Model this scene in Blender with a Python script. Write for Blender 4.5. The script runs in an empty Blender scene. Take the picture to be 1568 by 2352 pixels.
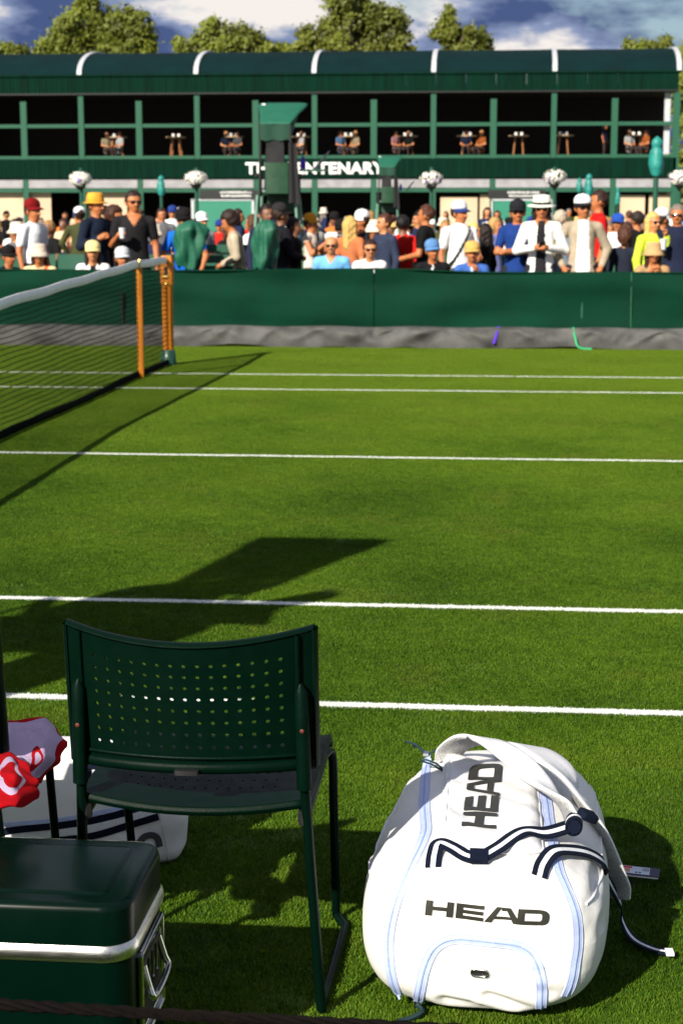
import bpy, bmesh, math, random
import numpy as np
from mathutils import Vector, Matrix, Euler
R = math.radians
SC = bpy.context.scene
COL = SC.collection

# ------------------------------------------------------------------ camera
CX, CY, CZ = 3.332, -5.110, 1.507
YAW, PIT = 0.0937, 0.1723
FPX = 4305.4 / 1.08865          # focal length in 1568-wide picture units
cam_d = bpy.data.cameras.new('camera')
cam = bpy.data.objects.new('camera', cam_d); COL.objects.link(cam)
cam.location = (CX, CY, CZ); cam.rotation_euler = (math.pi / 2 - PIT, 0, YAW)
cam_d.sensor_fit = 'VERTICAL'; cam_d.sensor_height = 36; cam_d.sensor_width = 24
cam_d.lens = 60.545; cam_d.clip_start = .05; cam_d.clip_end = 3000
cam_d.dof.use_dof = True; cam_d.dof.focus_distance = 3.45; cam_d.dof.aperture_fstop = 10.0
SC.camera = cam

# ------------------------------------------------------------------ light
SUN_EL, SUN_AZ = R(31.8), math.atan2(-1.533, -.791)      # direction towards the sun
SKY, EXPO = .05, .62
SUN = 5.0
wd = bpy.data.worlds.new('World'); SC.world = wd; wd.use_nodes = True
nt = wd.node_tree; nt.nodes.clear()
def N(tree, typ, **kw):
    n = tree.nodes.new(typ)
    for k, v in kw.items(): setattr(n, k, v)
    return n
out = N(nt, 'ShaderNodeOutputWorld'); bg = N(nt, 'ShaderNodeBackground')
sky = N(nt, 'ShaderNodeTexSky', sky_type='NISHITA', sun_disc=False)
sky.sun_elevation = SUN_EL; sky.sun_rotation = math.atan2(-.791, -1.533)
sky.air_density = 1.0; sky.dust_density = .6; sky.ozone_density = 2.0
tc = N(nt, 'ShaderNodeTexCoord'); mp = N(nt, 'ShaderNodeMapping')
mp.inputs['Scale'].default_value = (1, 1, 2.6); mp.inputs['Location'].default_value = (.33, .0, .07)
n1 = N(nt, 'ShaderNodeTexNoise'); n1.inputs['Scale'].default_value = 4.2; n1.inputs['Detail'].default_value = 7; n1.inputs['Roughness'].default_value = .58
n2 = N(nt, 'ShaderNodeTexNoise'); n2.inputs['Scale'].default_value = 7.5; n2.inputs['Detail'].default_value = 6; n2.inputs['Roughness'].default_value = .55
cr = N(nt, 'ShaderNodeValToRGB'); cr.color_ramp.elements[0].position = .43; cr.color_ramp.elements[1].position = .50
c2 = N(nt, 'ShaderNodeValToRGB')
kk = 1 / (SKY * 2 ** EXPO)
def cl(r, g, b): return (r * kk, g * kk, b * kk, 1)
c2.color_ramp.elements[0].position = .44; c2.color_ramp.elements[0].color = (.07, .108, .25, 1)
c2.color_ramp.elements[1].position = .565; c2.color_ramp.elements[1].color = (.93, .87, .83, 1)
e = c2.color_ramp.elements.new(.51); e.color = (.27, .335, .52, 1)
mul = N(nt, 'ShaderNodeVectorMath', operation='SCALE'); mul.inputs['Scale'].default_value = kk
mx = N(nt, 'ShaderNodeMix', data_type='RGBA')
L = nt.links.new
L(tc.outputs['Generated'], mp.inputs['Vector']); L(mp.outputs[0], n1.inputs['Vector']); L(mp.outputs[0], n2.inputs['Vector'])
L(n1.outputs[0], cr.inputs[0]); L(n2.outputs[0], c2.inputs[0]); L(c2.outputs[0], mul.inputs[0])
L(cr.outputs[0], mx.inputs[0]); L(sky.outputs[0], mx.inputs[6]); L(mul.outputs[0], mx.inputs[7])
L(mx.outputs[2], bg.inputs[0]); bg.inputs[1].default_value = SKY; L(bg.outputs[0], out.inputs[0])
sl = bpy.data.lights.new('sun', 'SUN'); sl.energy = SUN; sl.angle = R(.55); sl.color = (1, .93, .80)
so = bpy.data.objects.new('sun', sl); COL.objects.link(so)
sd = Vector((math.cos(SUN_AZ) * math.cos(SUN_EL), math.sin(SUN_AZ) * math.cos(SUN_EL), math.sin(SUN_EL)))
so.rotation_euler = sd.to_track_quat('Z', 'Y').to_euler(); so.location = (-8, -14, 12)
SC.view_settings.view_transform = 'Standard'; SC.view_settings.look = 'None'
SC.view_settings.exposure = EXPO; SC.view_settings.gamma = 1; SC.view_settings.use_curve_mapping = False
SC.cycles.use_denoising = True
SC.cycles.max_bounces = 6; SC.cycles.diffuse_bounces = 3; SC.cycles.glossy_bounces = 3; SC.cycles.transparent_max_bounces = 8

# ------------------------------------------------------------------ picture geometry (used only to place things at a chosen distance or height)
_fw = np.array([-math.sin(YAW) * math.cos(PIT), math.cos(YAW) * math.cos(PIT), -math.sin(PIT)])
_rt = np.array([math.cos(YAW), math.sin(YAW), 0]); _up = np.cross(_rt, _fw)
_cp = np.array([CX, CY, CZ])
def ray(x, y): return _fw + _rt * (x - 784) / FPX - _up * (y - 1175.8) / FPX
def at_z(x, y, z=0.):
    d = ray(x, y); return _cp + d * (z - CZ) / d[2]
def at_y(x, y, Y):
    d = ray(x, y); return _cp + d * (Y - CY) / d[1]

# ------------------------------------------------------------------ helpers
class MB:
    """collects shapes; build() links them as one mesh object"""
    def __init__(s): s.v = []; s.f = []; s.m = []; s.sm = []
    def add(s, v, f, mi=0, smooth=True):
        o = len(s.v); s.v += [tuple(map(float, p)) for p in v]
        s.f += [tuple(i + o for i in q) for q in f]; s.m += [mi] * len(f); s.sm += [smooth] * len(f); return s
    def box(s, x0, x1, y0, y1, z0, z1, mi=0):
        v = [(x, y, z) for z in (z0, z1) for y in (y0, y1) for x in (x0, x1)]
        return s.add(v, [(0, 2, 3, 1), (4, 5, 7, 6), (0, 1, 5, 4), (2, 6, 7, 3), (0, 4, 6, 2), (1, 3, 7, 5)], mi, False)
    def tube(s, pts, r, n=8, mi=0, caps=True):
        P = [Vector(p) for p in pts]; rr = r if hasattr(r, '__len__') else [r] * len(P)
        v = []; f = []; ref = None
        for i, p in enumerate(P):
            t = (P[min(i + 1, len(P) - 1)] - P[max(i - 1, 0)]).normalized()
            if ref is None: ref = Vector((0, 0, 1)) if abs(t.z) < .9 else Vector((0, 1, 0))
            a = (ref - t * ref.dot(t)).normalized(); b = t.cross(a); ref = a
            for k in range(n):
                w = 2 * math.pi * k / n; v.append(p + (a * math.cos(w) + b * math.sin(w)) * rr[i])
        for i in range(len(P) - 1):
            for k in range(n):
                f.append((i * n + k, i * n + (k + 1) % n, (i + 1) * n + (k + 1) % n, (i + 1) * n + k))
        if caps: f.append(tuple(range(n - 1, -1, -1))); f.append(tuple((len(P) - 1) * n + k for k in range(n)))
        return s.add(v, f, mi)
    def lathe(s, prof, n=24, c=(0, 0, 0), mi=0, squash=1.):
        v = []; f = []
        for r, z in prof:
            for k in range(n):
                w = 2 * math.pi * k / n; v.append((c[0] + r * math.cos(w), c[1] + r * math.sin(w) * squash, c[2] + z))
        for i in range(len(prof) - 1):
            for k in range(n):
                f.append((i * n + k, i * n + (k + 1) % n, (i + 1) * n + (k + 1) % n, (i + 1) * n + k))
        if prof[0][0] > 1e-4: f.append(tuple(range(n - 1, -1, -1)))
        if prof[-1][0] > 1e-4: f.append(tuple((len(prof) - 1) * n + k for k in range(n)))
        return s.add(v, f, mi)
    def grid(s, fn, nu, nv, mi=0, smooth=True, closed=False):
        v = [fn(i / nu, j / nv) for j in range(nv + 1) for i in range(nu + 1)]
        f = [(j * (nu + 1) + i, j * (nu + 1) + i + 1, (j + 1) * (nu + 1) + i + 1, (j + 1) * (nu + 1) + i) for j in range(nv) for i in range(nu)]
        return s.add(v, f, mi, smooth)
    def rbox(s, x0, x1, y0, y1, lev, r, n=6, mi=0):
        """rounded rectangle lofted through levels (z, inset)"""
        v = []; f = []; m = 4 * (n + 1)
        for z, ins in lev:
            rr = max(r - ins, .002)
            for q, (cx, cy) in enumerate(((x1 - ins - rr, y1 - ins - rr), (x0 + ins + rr, y1 - ins - rr), (x0 + ins + rr, y0 + ins + rr), (x1 - ins - rr, y0 + ins + rr))):
                for k in range(n + 1):
                    w = math.pi / 2 * (q + k / n); v.append((cx + rr * math.cos(w), cy + rr * math.sin(w), z))
        for i in range(len(lev) - 1):
            for k in range(m): f.append((i * m + k, i * m + (k + 1) % m, (i + 1) * m + (k + 1) % m, (i + 1) * m + k))
        f.append(tuple(range(m - 1, -1, -1))); f.append(tuple((len(lev) - 1) * m + k for k in range(m)))
        return s.add(v, f, mi)
    def mesh(s, name, mats):
        me = bpy.data.meshes.new(name); me.from_pydata(s.v, [], s.f)
        for m in (mats if isinstance(mats, (list, tuple)) else [mats]): me.materials.append(m)
        me.polygons.foreach_set('material_index', s.m); me.polygons.foreach_set('use_smooth', s.sm); me.update()
        return me
    def build(s, name, mats, parent=None, loc=(0, 0, 0), rot=(0, 0, 0), auto=None):
        me = s.mesh(name, mats)
        if len(s.f) < 3000 or auto is not None: me.set_sharp_from_angle(angle=R(auto or 55))
        o = bpy.data.objects.new(name, me); COL.objects.link(o); o.location = loc; o.rotation_euler = rot
        if parent: o.parent = parent
        return o
def tag(o, label, cat=None, group=None, kind=None):
    if label: o['label'] = label
    if cat: o['category'] = cat
    if group: o['group'] = group
    if kind: o['kind'] = kind
    return o
def thing(name, label, cat, loc=(0, 0, 0), rz=0, group=None):
    o = bpy.data.objects.new(name, None); COL.objects.link(o); o.location = loc; o.rotation_euler = (0, 0, rz)
    o.empty_display_size = .1
    return tag(o, label, cat, group)
def struct(o): o['kind'] = 'structure'; return o
def copy_tree(o, parent=None):
    c = o.copy(); COL.objects.link(c); c.parent = parent
    for ch in list(o.children): copy_tree(ch, c)
    return c
def spline(pts, n=8):
    P = [np.array(p, float) for p in pts]; P = [2 * P[0] - P[1]] + P + [2 * P[-1] - P[-2]]; o = []
    for i in range(1, len(P) - 2):
        a, b, c, d = P[i - 1:i + 3]
        for k in range(n):
            t = k / n; o.append(.5 * (2 * b + (c - a) * t + (2 * a - 5 * b + 4 * c - d) * t * t + (3 * b - a - 3 * c + d) * t ** 3))
    o.append(P[-2]); return o

# ------------------------------------------------------------------ materials
_mats = {}
def mat(name, col, rough=.6, metal=0., var=.12, scale=12., bump=0., bscale=60., spec=.5, coat=0., wave=None, stretch=None, transl=0.):
    if name in _mats: return _mats[name]
    m = bpy.data.materials.new(name); m.use_nodes = True; t = m.node_tree; b = t.nodes['Principled BSDF']; Lk = t.links.new
    b.inputs['Roughness'].default_value = rough; b.inputs['Metallic'].default_value = metal
    b.inputs['Specular IOR Level'].default_value = spec
    if coat: b.inputs['Coat Weight'].default_value = coat; b.inputs['Coat Roughness'].default_value = .15
    tcn = N(t, 'ShaderNodeTexCoord'); src = tcn.outputs['Object']
    if stretch:
        mpn = N(t, 'ShaderNodeMapping'); mpn.inputs['Scale'].default_value = stretch; Lk(src, mpn.inputs['Vector']); src = mpn.outputs[0]
    nz = N(t, 'ShaderNodeTexNoise'); nz.inputs['Scale'].default_value = scale; nz.inputs['Detail'].default_value = 5; Lk(src, nz.inputs['Vector'])
    mixn = N(t, 'ShaderNodeMix', data_type='RGBA')
    mixn.inputs[6].default_value = tuple(max(0, c * (1 - var)) for c in col[:3]) + (1,)
    mixn.inputs[7].default_value = tuple(min(1, c * (1 + var)) for c in col[:3]) + (1,)
    mr = N(t, 'ShaderNodeMapRange'); mr.inputs[1].default_value = .3; mr.inputs[2].default_value = .7
    Lk(nz.outputs[0], mr.inputs[0]); Lk(mr.outputs[0], mixn.inputs[0]); Lk(mixn.outputs[2], b.inputs['Base Color'])
    rr = N(t, 'ShaderNodeMapRange'); rr.inputs[1].default_value = .2; rr.inputs[2].default_value = .8
    rr.inputs[3].default_value = max(0, rough - .08); rr.inputs[4].default_value = min(1, rough + .08)
    Lk(nz.outputs[0], rr.inputs[0]); Lk(rr.outputs[0], b.inputs['Roughness'])
    if bump:
        nb = N(t, 'ShaderNodeTexNoise'); nb.inputs['Scale'].default_value = bscale; nb.inputs['Detail'].default_value = 4; Lk(src, nb.inputs['Vector'])
        bp = N(t, 'ShaderNodeBump'); bp.inputs['Strength'].default_value = 1; bp.inputs['Distance'].default_value = bump
        Lk(nb.outputs[0], bp.inputs['Height']); Lk(bp.outputs[0], b.inputs['Normal'])
    if transl:
        tr = N(t, 'ShaderNodeBsdfTranslucent'); ms = N(t, 'ShaderNodeMixShader'); ms.inputs[0].default_value = transl
        Lk(mixn.outputs[2], tr.inputs[0]); Lk(b.outputs[0], ms.inputs[1]); Lk(tr.outputs[0], ms.inputs[2])
        Lk(ms.outputs[0], t.nodes['Material Output'].inputs[0])
    _mats[name] = m; return m
def srgb(r, g, b): return tuple(((c / 255 + .055) / 1.055) ** 2.4 if c > 10 else c / 255 / 12.92 for c in (r, g, b))
WHITE = mat('white_paint', (.8, .8, .8), .5, var=.05)
BLACK = mat('black_plastic', (.012, .012, .013), .45)
CHROME = mat('chrome', (.62, .62, .6), .18, 1., var=.1, scale=4)
# ================================================================== ground, lawn, lines
LINES = [.025, 1.397, 5.485, 9.573, 10.945]
def lawn_mat(name, base_dark, mid, light, blades):
    m = bpy.data.materials.new(name); m.use_nodes = True; t = m.node_tree; b = t.nodes['Principled BSDF']; Lk = t.links.new
    g = N(t, 'ShaderNodeNewGeometry'); sx = N(t, 'ShaderNodeSeparateXYZ'); Lk(g.outputs['Position'], sx.inputs[0])
    n1 = N(t, 'ShaderNodeTexNoise'); n1.inputs['Scale'].default_value = .9; n1.inputs['Detail'].default_value = 6; n1.inputs['Roughness'].default_value = .62
    n2 = N(t, 'ShaderNodeTexNoise'); n2.inputs['Scale'].default_value = 13; n2.inputs['Detail'].default_value = 4; n2.inputs['Roughness'].default_value = .7
    Lk(g.outputs['Position'], n1.inputs['Vector']); Lk(g.outputs['Position'], n2.inputs['Vector'])
    ad = N(t, 'ShaderNodeMath', operation='MULTIPLY_ADD'); ad.inputs[1].default_value = .62; Lk(n1.outputs[0], ad.inputs[0])
    m2 = N(t, 'ShaderNodeMath', operation='MULTIPLY'); m2.inputs[1].default_value = .38; Lk(n2.outputs[0], m2.inputs[0]); Lk(m2.outputs[0], ad.inputs[2])
    src = ad.outputs[0]
    if blades:                                   # every blade its own shade
        oi = N(t, 'ShaderNodeAttribute', attribute_name='shade')
        a2 = N(t, 'ShaderNodeMath', operation='MULTIPLY_ADD'); a2.inputs[1].default_value = .28; Lk(oi.outputs['Fac'], a2.inputs[0])
        a3 = N(t, 'ShaderNodeMath', operation='SUBTRACT'); a3.inputs[1].default_value = .14; Lk(src, a3.inputs[0]); Lk(a3.outputs[0], a2.inputs[2]); src = a2.outputs[0]
    cr = N(t, 'ShaderNodeValToRGB'); el = cr.color_ramp.elements
    el[0].position = .30; el[0].color = (*base_dark, 1); el[1].position = .72; el[1].color = (*light, 1)
    e = el.new(.5); e.color = (*mid, 1)
    # turf lightens towards the far run-off: grazing sunlight put into the colour
    far_lit = N(t, 'ShaderNodeMapRange', interpolation_type='SMOOTHSTEP'); far_lit.inputs[1].default_value = 1.; far_lit.inputs[2].default_value = 13.; far_lit.inputs[3].default_value = 0; far_lit.inputs[4].default_value = .24; Lk(sx.outputs[1], far_lit.inputs[0])
    a4 = N(t, 'ShaderNodeMath', operation='ADD'); Lk(src, a4.inputs[0]); Lk(far_lit.outputs[0], a4.inputs[1]); src = a4.outputs[0]
    Lk(src, cr.inputs[0])
    n3 = N(t, 'ShaderNodeTexNoise'); n3.inputs['Scale'].default_value = 1.7; n3.inputs['Detail'].default_value = 8; n3.inputs['Roughness'].default_value = .68; Lk(g.outputs['Position'], n3.inputs['Vector'])
    wr = N(t, 'ShaderNodeMapRange'); wr.inputs[1].default_value = .54; wr.inputs[2].default_value = .74; wr.inputs[3].default_value = 0; wr.inputs[4].default_value = .45; Lk(n3.outputs[0], wr.inputs[0])
    wm = N(t, 'ShaderNodeMix', data_type='RGBA'); wm.inputs[7].default_value = (.150, .150, .022, 1) if blades else (.08, .08, .012, 1); Lk(cr.outputs[0], wm.inputs[6]); Lk(wr.outputs[0], wm.inputs[0])
    col = wm.outputs[2]
    # painted chalk: colour of the turf itself where the lines are marked
    nl = N(t, 'ShaderNodeTexNoise'); nl.inputs['Scale'].default_value = 160; Lk(g.outputs['Position'], nl.inputs['Vector'])
    jy = N(t, 'ShaderNodeMath', operation='MULTIPLY_ADD'); jy.inputs[1].default_value = .012; Lk(nl.outputs[0], jy.inputs[0])
    s0 = N(t, 'ShaderNodeMath', operation='SUBTRACT'); s0.inputs[1].default_value = .006; Lk(sx.outputs[1], s0.inputs[0]); Lk(s0.outputs[0], jy.inputs[2])
    acc = None
    for c in LINES:
        cp = N(t, 'ShaderNodeMath', operation='COMPARE'); cp.inputs[1].default_value = c; cp.inputs[2].default_value = .026; Lk(jy.outputs[0], cp.inputs[0])
        if acc is None: acc = cp.outputs[0]
        else:
            mxn = N(t, 'ShaderNodeMath', operation='MAXIMUM'); Lk(acc, mxn.inputs[0]); Lk(cp.outputs[0], mxn.inputs[1]); acc = mxn.outputs[0]
    mixn = N(t, 'ShaderNodeMix', data_type='RGBA'); mixn.inputs[7].default_value = (.78, .80, .76, 1); Lk(col, mixn.inputs[6]); Lk(acc, mixn.inputs[0])
    Lk(mixn.outputs[2], b.inputs['Base Color']); b.inputs['Roughness'].default_value = .62; b.inputs['Specular IOR Level'].default_value = .18
    if blades:
        tr = N(t, 'ShaderNodeBsdfTranslucent'); ms = N(t, 'ShaderNodeMixShader'); ms.inputs[0].default_value = .22
        Lk(mixn.outputs[2], tr.inputs[0]); Lk(b.outputs[0], ms.inputs[1]); Lk(tr.outputs[0], ms.inputs[2]); Lk(ms.outputs[0], t.nodes['Material Output'].inputs[0])
    return m
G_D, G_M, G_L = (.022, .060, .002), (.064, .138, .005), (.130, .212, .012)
GROUND_M = mat('gravel_ground', (.10, .115, .07), .9, var=.3, scale=3, bump=.01, bscale=40)
struct(MB().add([(-900, -900, -.02), (900, -900, -.02), (900, 1600, -.02), (-900, 1600, -.02)], [(0, 1, 2, 3)], 0, False).build('ground', GROUND_M))
LAWN_M = lawn_mat('lawn_turf', tuple(c * .55 for c in G_D), tuple(c * .6 for c in G_M), tuple(c * .6 for c in G_L), False)  # turf under the blades darkened: shade between blades put into its colour
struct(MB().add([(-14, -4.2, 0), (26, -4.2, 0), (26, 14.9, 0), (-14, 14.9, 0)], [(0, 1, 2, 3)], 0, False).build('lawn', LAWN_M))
LINE_M = mat('line_chalk', (.74, .75, .72), .85, var=.12, scale=60, bump=.002, bscale=300)
for c in LINES:
    struct(MB().add([(-11.9, c - .026, .004), (11.9, c - .026, .004), (11.9, c + .026, .004), (-11.9, c + .026, .004)], [(0, 1, 2, 3)], 0, False).build('court_line', LINE_M))
# mown turf: one disc of blades, scattered over the court by geometry nodes
rng = np.random.default_rng(4)
nb = 4200
rad = .21 * np.sqrt(rng.random(nb)); th = rng.random(nb) * 6.283
bx, by = rad * np.cos(th), rad * np.sin(th)
hh = rng.uniform(.005, .0105, nb); ww = rng.uniform(.0008, .0014, nb); az = rng.random(nb) * 6.283; ln = rng.uniform(.1, .9, nb) * hh; la = rng.random(nb) * 6.283
cxv, sxv = np.cos(az) * ww, np.sin(az) * ww
V = np.zeros((nb, 5, 3))
V[:, 0] = np.c_[bx - cxv, by - sxv, np.zeros(nb)]; V[:, 1] = np.c_[bx + cxv, by + sxv, np.zeros(nb)]
mxx, myy = bx + np.cos(la) * ln * .35, by + np.sin(la) * ln * .35
V[:, 2] = np.c_[mxx + cxv * .8, myy + sxv * .8, hh * .6]; V[:, 3] = np.c_[mxx - cxv * .8, myy - sxv * .8, hh * .6]
V[:, 4] = np.c_[bx + np.cos(la) * ln, by + np.sin(la) * ln, hh]
idx = np.arange(nb)[:, None] * 5
F = [tuple(q) for q in (idx + np.array([0, 1, 2, 3])).tolist()] + [tuple(q) for q in (idx + np.array([3, 2, 4])).tolist()]
gm = bpy.data.meshes.new('grass'); gm.from_pydata(V.reshape(-1, 3).tolist(), [], F)
at = gm.attributes.new('shade', 'FLOAT', 'POINT'); at.data.foreach_set('value', np.repeat(rng.random(nb), 5).astype(np.float32))
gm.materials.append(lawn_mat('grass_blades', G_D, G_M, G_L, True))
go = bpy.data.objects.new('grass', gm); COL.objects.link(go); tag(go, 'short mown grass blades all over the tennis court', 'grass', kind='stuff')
ng = bpy.data.node_groups.new('turf', 'GeometryNodeTree')
ng.interface.new_socket('Geometry', in_out='INPUT', socket_type='NodeSocketGeometry'); ng.interface.new_socket('Geometry', in_out='OUTPUT', socket_type='NodeSocketGeometry')
gi, gout = N(ng, 'NodeGroupInput'), N(ng, 'NodeGroupOutput')
gx0, gx1, gy0, gy1, st = -3.6, 7.4, -3.1, 14.5, .21
gr = N(ng, 'GeometryNodeMeshGrid'); gr.inputs['Size X'].default_value = gx1 - gx0; gr.inputs['Size Y'].default_value = gy1 - gy0
gr.inputs['Vertices X'].default_value = int((gx1 - gx0) / st); gr.inputs['Vertices Y'].default_value = int((gy1 - gy0) / st)
sp = N(ng, 'GeometryNodeSetPosition'); rv = N(ng, 'FunctionNodeRandomValue', data_type='FLOAT_VECTOR')
ox, oy = (gx0 + gx1) / 2, (gy0 + gy1) / 2
rv.inputs[0].default_value = (ox - .07, oy - .07, -.001); rv.inputs[1].default_value = (ox + .07, oy + .07, .001)
ip = N(ng, 'GeometryNodeInstanceOnPoints'); rz = N(ng, 'FunctionNodeRandomValue', data_type='FLOAT_VECTOR')
rz.inputs[0].default_value = (0, 0, 0); rz.inputs[1].default_value = (0, 0, 6.283); rz.inputs['Seed'].default_value = 3
rs = N(ng, 'FunctionNodeRandomValue', data_type='FLOAT_VECTOR'); rs.inputs[0].default_value = (.85, .85, .8); rs.inputs[1].default_value = (1.2, 1.2, 1.15); rs.inputs['Seed'].default_value = 5
Lg = ng.links.new
Lg(gr.outputs['Mesh'], sp.inputs['Geometry']); Lg(rv.outputs[0], sp.inputs['Offset']); Lg(sp.outputs[0], ip.inputs['Points'])
Lg(gi.outputs[0], ip.inputs['Instance']); Lg(rz.outputs[0], ip.inputs['Rotation']); Lg(rs.outputs[0], ip.inputs['Scale']); Lg(ip.outputs[0], gout.inputs[0])
md = go.modifiers.new('turf', 'NODES'); md.node_group = ng
# ================================================================== net, posts, barrier
def ntop(y):
    d = abs(y - 5.485); return 1.07 if d >= 5.03 else .914 + (1.07 - .914) * d / 5.03
NET_M = mat('net_cord', (.003, .004, .0035), .8, spec=.05); TAPE_M = mat('net_tape', (.93, .94, .97), .7, var=.06, scale=9, bump=.002, bscale=120)
net = thing('tennis_net', 'black cord tennis net with white top tape, sagging to the left', 'net', (0, 5.485, 0))
mb = MB(); c0 = -5.485; ya, yb = -.87, 11.84; r = .0026
ny = int((yb - ya) / .042); nz = 23
def cord(a, b):
    a, b = np.array(a), np.array(b); t = (b - a) / np.linalg.norm(b - a); u = np.array([1., 0, 0]); w = np.cross(t, u)
    v = [p + q for p in (a, b) for q in (u * r, -u * .5 * r + w * .87 * r, -u * .5 * r - w * .87 * r)]
    mb.add(v, [(0, 1, 4, 3), (1, 2, 5, 4), (2, 0, 3, 5)])
rn = random.Random(2)
ys = [ya + (yb - ya) * i / ny for i in range(ny + 1)]
def npt(i, k):
    y = ys[i]; tz = ntop(y); z = .03 + (tz - .06) * k / nz
    return (.012 * math.sin(y * 2.1) * math.sin(3.14 * k / nz), y + c0 + .004 * math.sin(k * 1.9 + y * 3), z + .003 * math.sin(y * 7 + k))
for i in range(ny + 1):
    for k in (0, 6, 12, 18): cord(npt(i, k), npt(i, min(k + 6, nz)))
r = .0036
for k in range(nz + 1):
    for i in range(0, ny - 1, 3): cord(npt(i, k), npt(min(i + 3, ny), k))
mb.build('mesh_cords', NET_M, net)
def tape(z_off, h, th, m, name):
    def fn(u, v):
        y = ya + (yb - ya) * u; w = 2 * math.pi * v
        return (th * math.cos(w), y + c0, ntop(y) + z_off + h / 2 * math.sin(w) + .004 * math.sin(y * 5))
    return MB().grid(fn, 90, 10).build(name, m, net)
tape(-.030, .072, .013, TAPE_M, 'top_tape')
hem = MB()
def fnh(u, v):
    y = ya + (yb - ya) * u; w = 2 * math.pi * v
    return (.010 * math.cos(w) + .01 * math.sin(y * 1.7), y + c0, .036 + .03 * math.sin(w))
hem.grid(fnh, 80, 8).build('hem_and_shadow_band', NET_M, net)  # black band: gathered net foot, with the shadow along it drawn in
WOOD = mat('varnished_wood', (.52, .17, .012), .5, var=.3, scale=7, stretch=(1, 1, .25), bump=.001, bscale=80, spec=.25)
BRASS = mat('brass', (.55, .38, .10), .3, 1.); DGREEN = mat('dark_green_paint', (.010, .075, .045), .42, var=.1, coat=.15)
MGREEN = mat('mid_green_paint', (.012, .14, .085), .45, var=.1)
for y, lab in ((10.51, 'slim wooden singles stick holding up the net beside the far net post'), (.458, 'slim wooden singles stick at the near end of the net')):
    if y < 5: continue
    s = thing('singles_stick', lab, 'post', (.012, y, 0))
    MB().rbox(-.026, .026, -.019, .019, [(0, 0), (1.0, 0)], .008, 3).build('shaft', WOOD, s)
    MB().rbox(-.004, .014, -.013, .013, [(1.0, 0), (1.085, 0), (1.09, .004)], .005, 2).build('fork_tip', BRASS, s)
    for k in range(20):      # turned grooves down the stick
        MB().rbox(-.0275, .0275, -.0205, .0205, [(.04 + k * .048, .002), (.05 + k * .048, 0), (.062 + k * .048, .002)], .008, 3).build('turned_band', WOOD, s)
p = thing('net_post', 'varnished wooden net post with brass winch and green base at the barrier end', 'post', (0, 11.884, 0))
MB().lathe([(.0, .0), (.082, .0), (.082, .02), (.066, .15), (.06, .155), (0, .155)], 20).build('base_sleeve', DGREEN, p)
MB().lathe([(.055, .15), (.055, .80), (.0, .80)], 16).build('shaft', WOOD, p)
MB().rbox(-.060, .060, -.055, .055, [(.80, 0), (1.06, 0), (1.085, .012)], .02, 3).build('head', WOOD, p)
MB().rbox(-.018, .018, -.060, -.050, [(.86, 0), (.98, 0)], .008, 3).build('winch_slot', BLACK, p)
MB().tube([(-.03, -.058, .88), (.03, -.058, .88)], .016, 10).build('winch_drum', BRASS, p)
MB().lathe([(.0575, .795), (.062, .80), (.062, .815), (.0575, .82)], 16).build('collar', BRASS, p)
MB().tube([(-.005, -.062, .16), (-.005, -.062, .8)], .006, 6).build('lacing_bar', WOOD, p)
for k in range(15): MB().tube([(-.02, -.055, .17 + k * .042), (.0, -.07, .175 + k * .042), (.012, -.058, .18 + k * .042)], .003, 5).build('lacing_loop', NET_M, p)

# barrier on the far side
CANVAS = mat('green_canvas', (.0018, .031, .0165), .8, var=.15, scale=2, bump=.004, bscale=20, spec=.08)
bar = thing('court_barrier', 'low dark green canvas barrier along the far side of the court', 'barrier', (2.0, 14.5, 0))
tops = [(-6, .86), (-2.4, .86), (-.6, .85), (1.0, .868), (1.88, .882), (2.4, .868), (3.1, .842), (4.2, .846), (5.6, .846), (9, .85)]
def btop(x): return float(np.interp(x, [a for a, b in tops], [b for a, b in tops]))
segs = [(-6, -2.6), (-2.58, 1.855), (1.865, 4.74), (4.75, 9)]
for x0, x1 in segs:
    def fb(u, v, x0=x0, x1=x1):
        x = x0 + (x1 - x0) * u; z = .16 + (btop(x) - .16) * v
        y = .02 * math.sin(x * 1.9 + v * 2) * (1 - v * .6) + .008 * math.sin(x * 5.1 - v * 5) + .020 * math.sin(v * 8 + math.sin(x * 1.1) * 2.2) + .006 * math.sin(v * 17 + x * .8)
        return (x - 2, y, z)
    MB().grid(fb, 60, 10).build('canvas_panel', CANVAS, bar)
MB().tube([(x - 2, 0.0, btop(x) - .004) for x in np.linspace(-6, 9, 60)], .010, 6).build('top_hem', CANVAS, bar)
for x in (-4.8, -2.6, -.3, 1.86, 4.2, 6.6): MB().tube([(x - 2, .04, 0), (x - 2, .04, .83)], .02, 8).build('post', DGREEN, bar)
MB().tube([(4.745 - 2, -.014, .12), (4.74 - 2, -.02, .5), (4.735 - 2, -.016, .85)], .006, 6).build('tie_cord', mat('green_cord', (.02, .13, .06), .6), bar)
MB().tube([(-1.03 - 2, -.03, .20), (-1.03 - 2, -.034, .60)], .016, 6).build('dark_strap', BLACK, bar)
TARP = mat('grey_tarp', (.085, .084, .082), .62, var=.35, scale=4, bump=.006, bscale=14, spec=.2)
tp = thing('rolled_tarpaulin', 'crumpled grey tarpaulin rolled along the foot of the green barrier', 'tarpaulin', (2, 14.38, 0))
rn = random.Random(8); bumps = [(rn.uniform(-6, 9), rn.uniform(.035, .22), rn.uniform(-.045, .055), rn.uniform(-1.5, 1.5)) for _ in range(170)]
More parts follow.
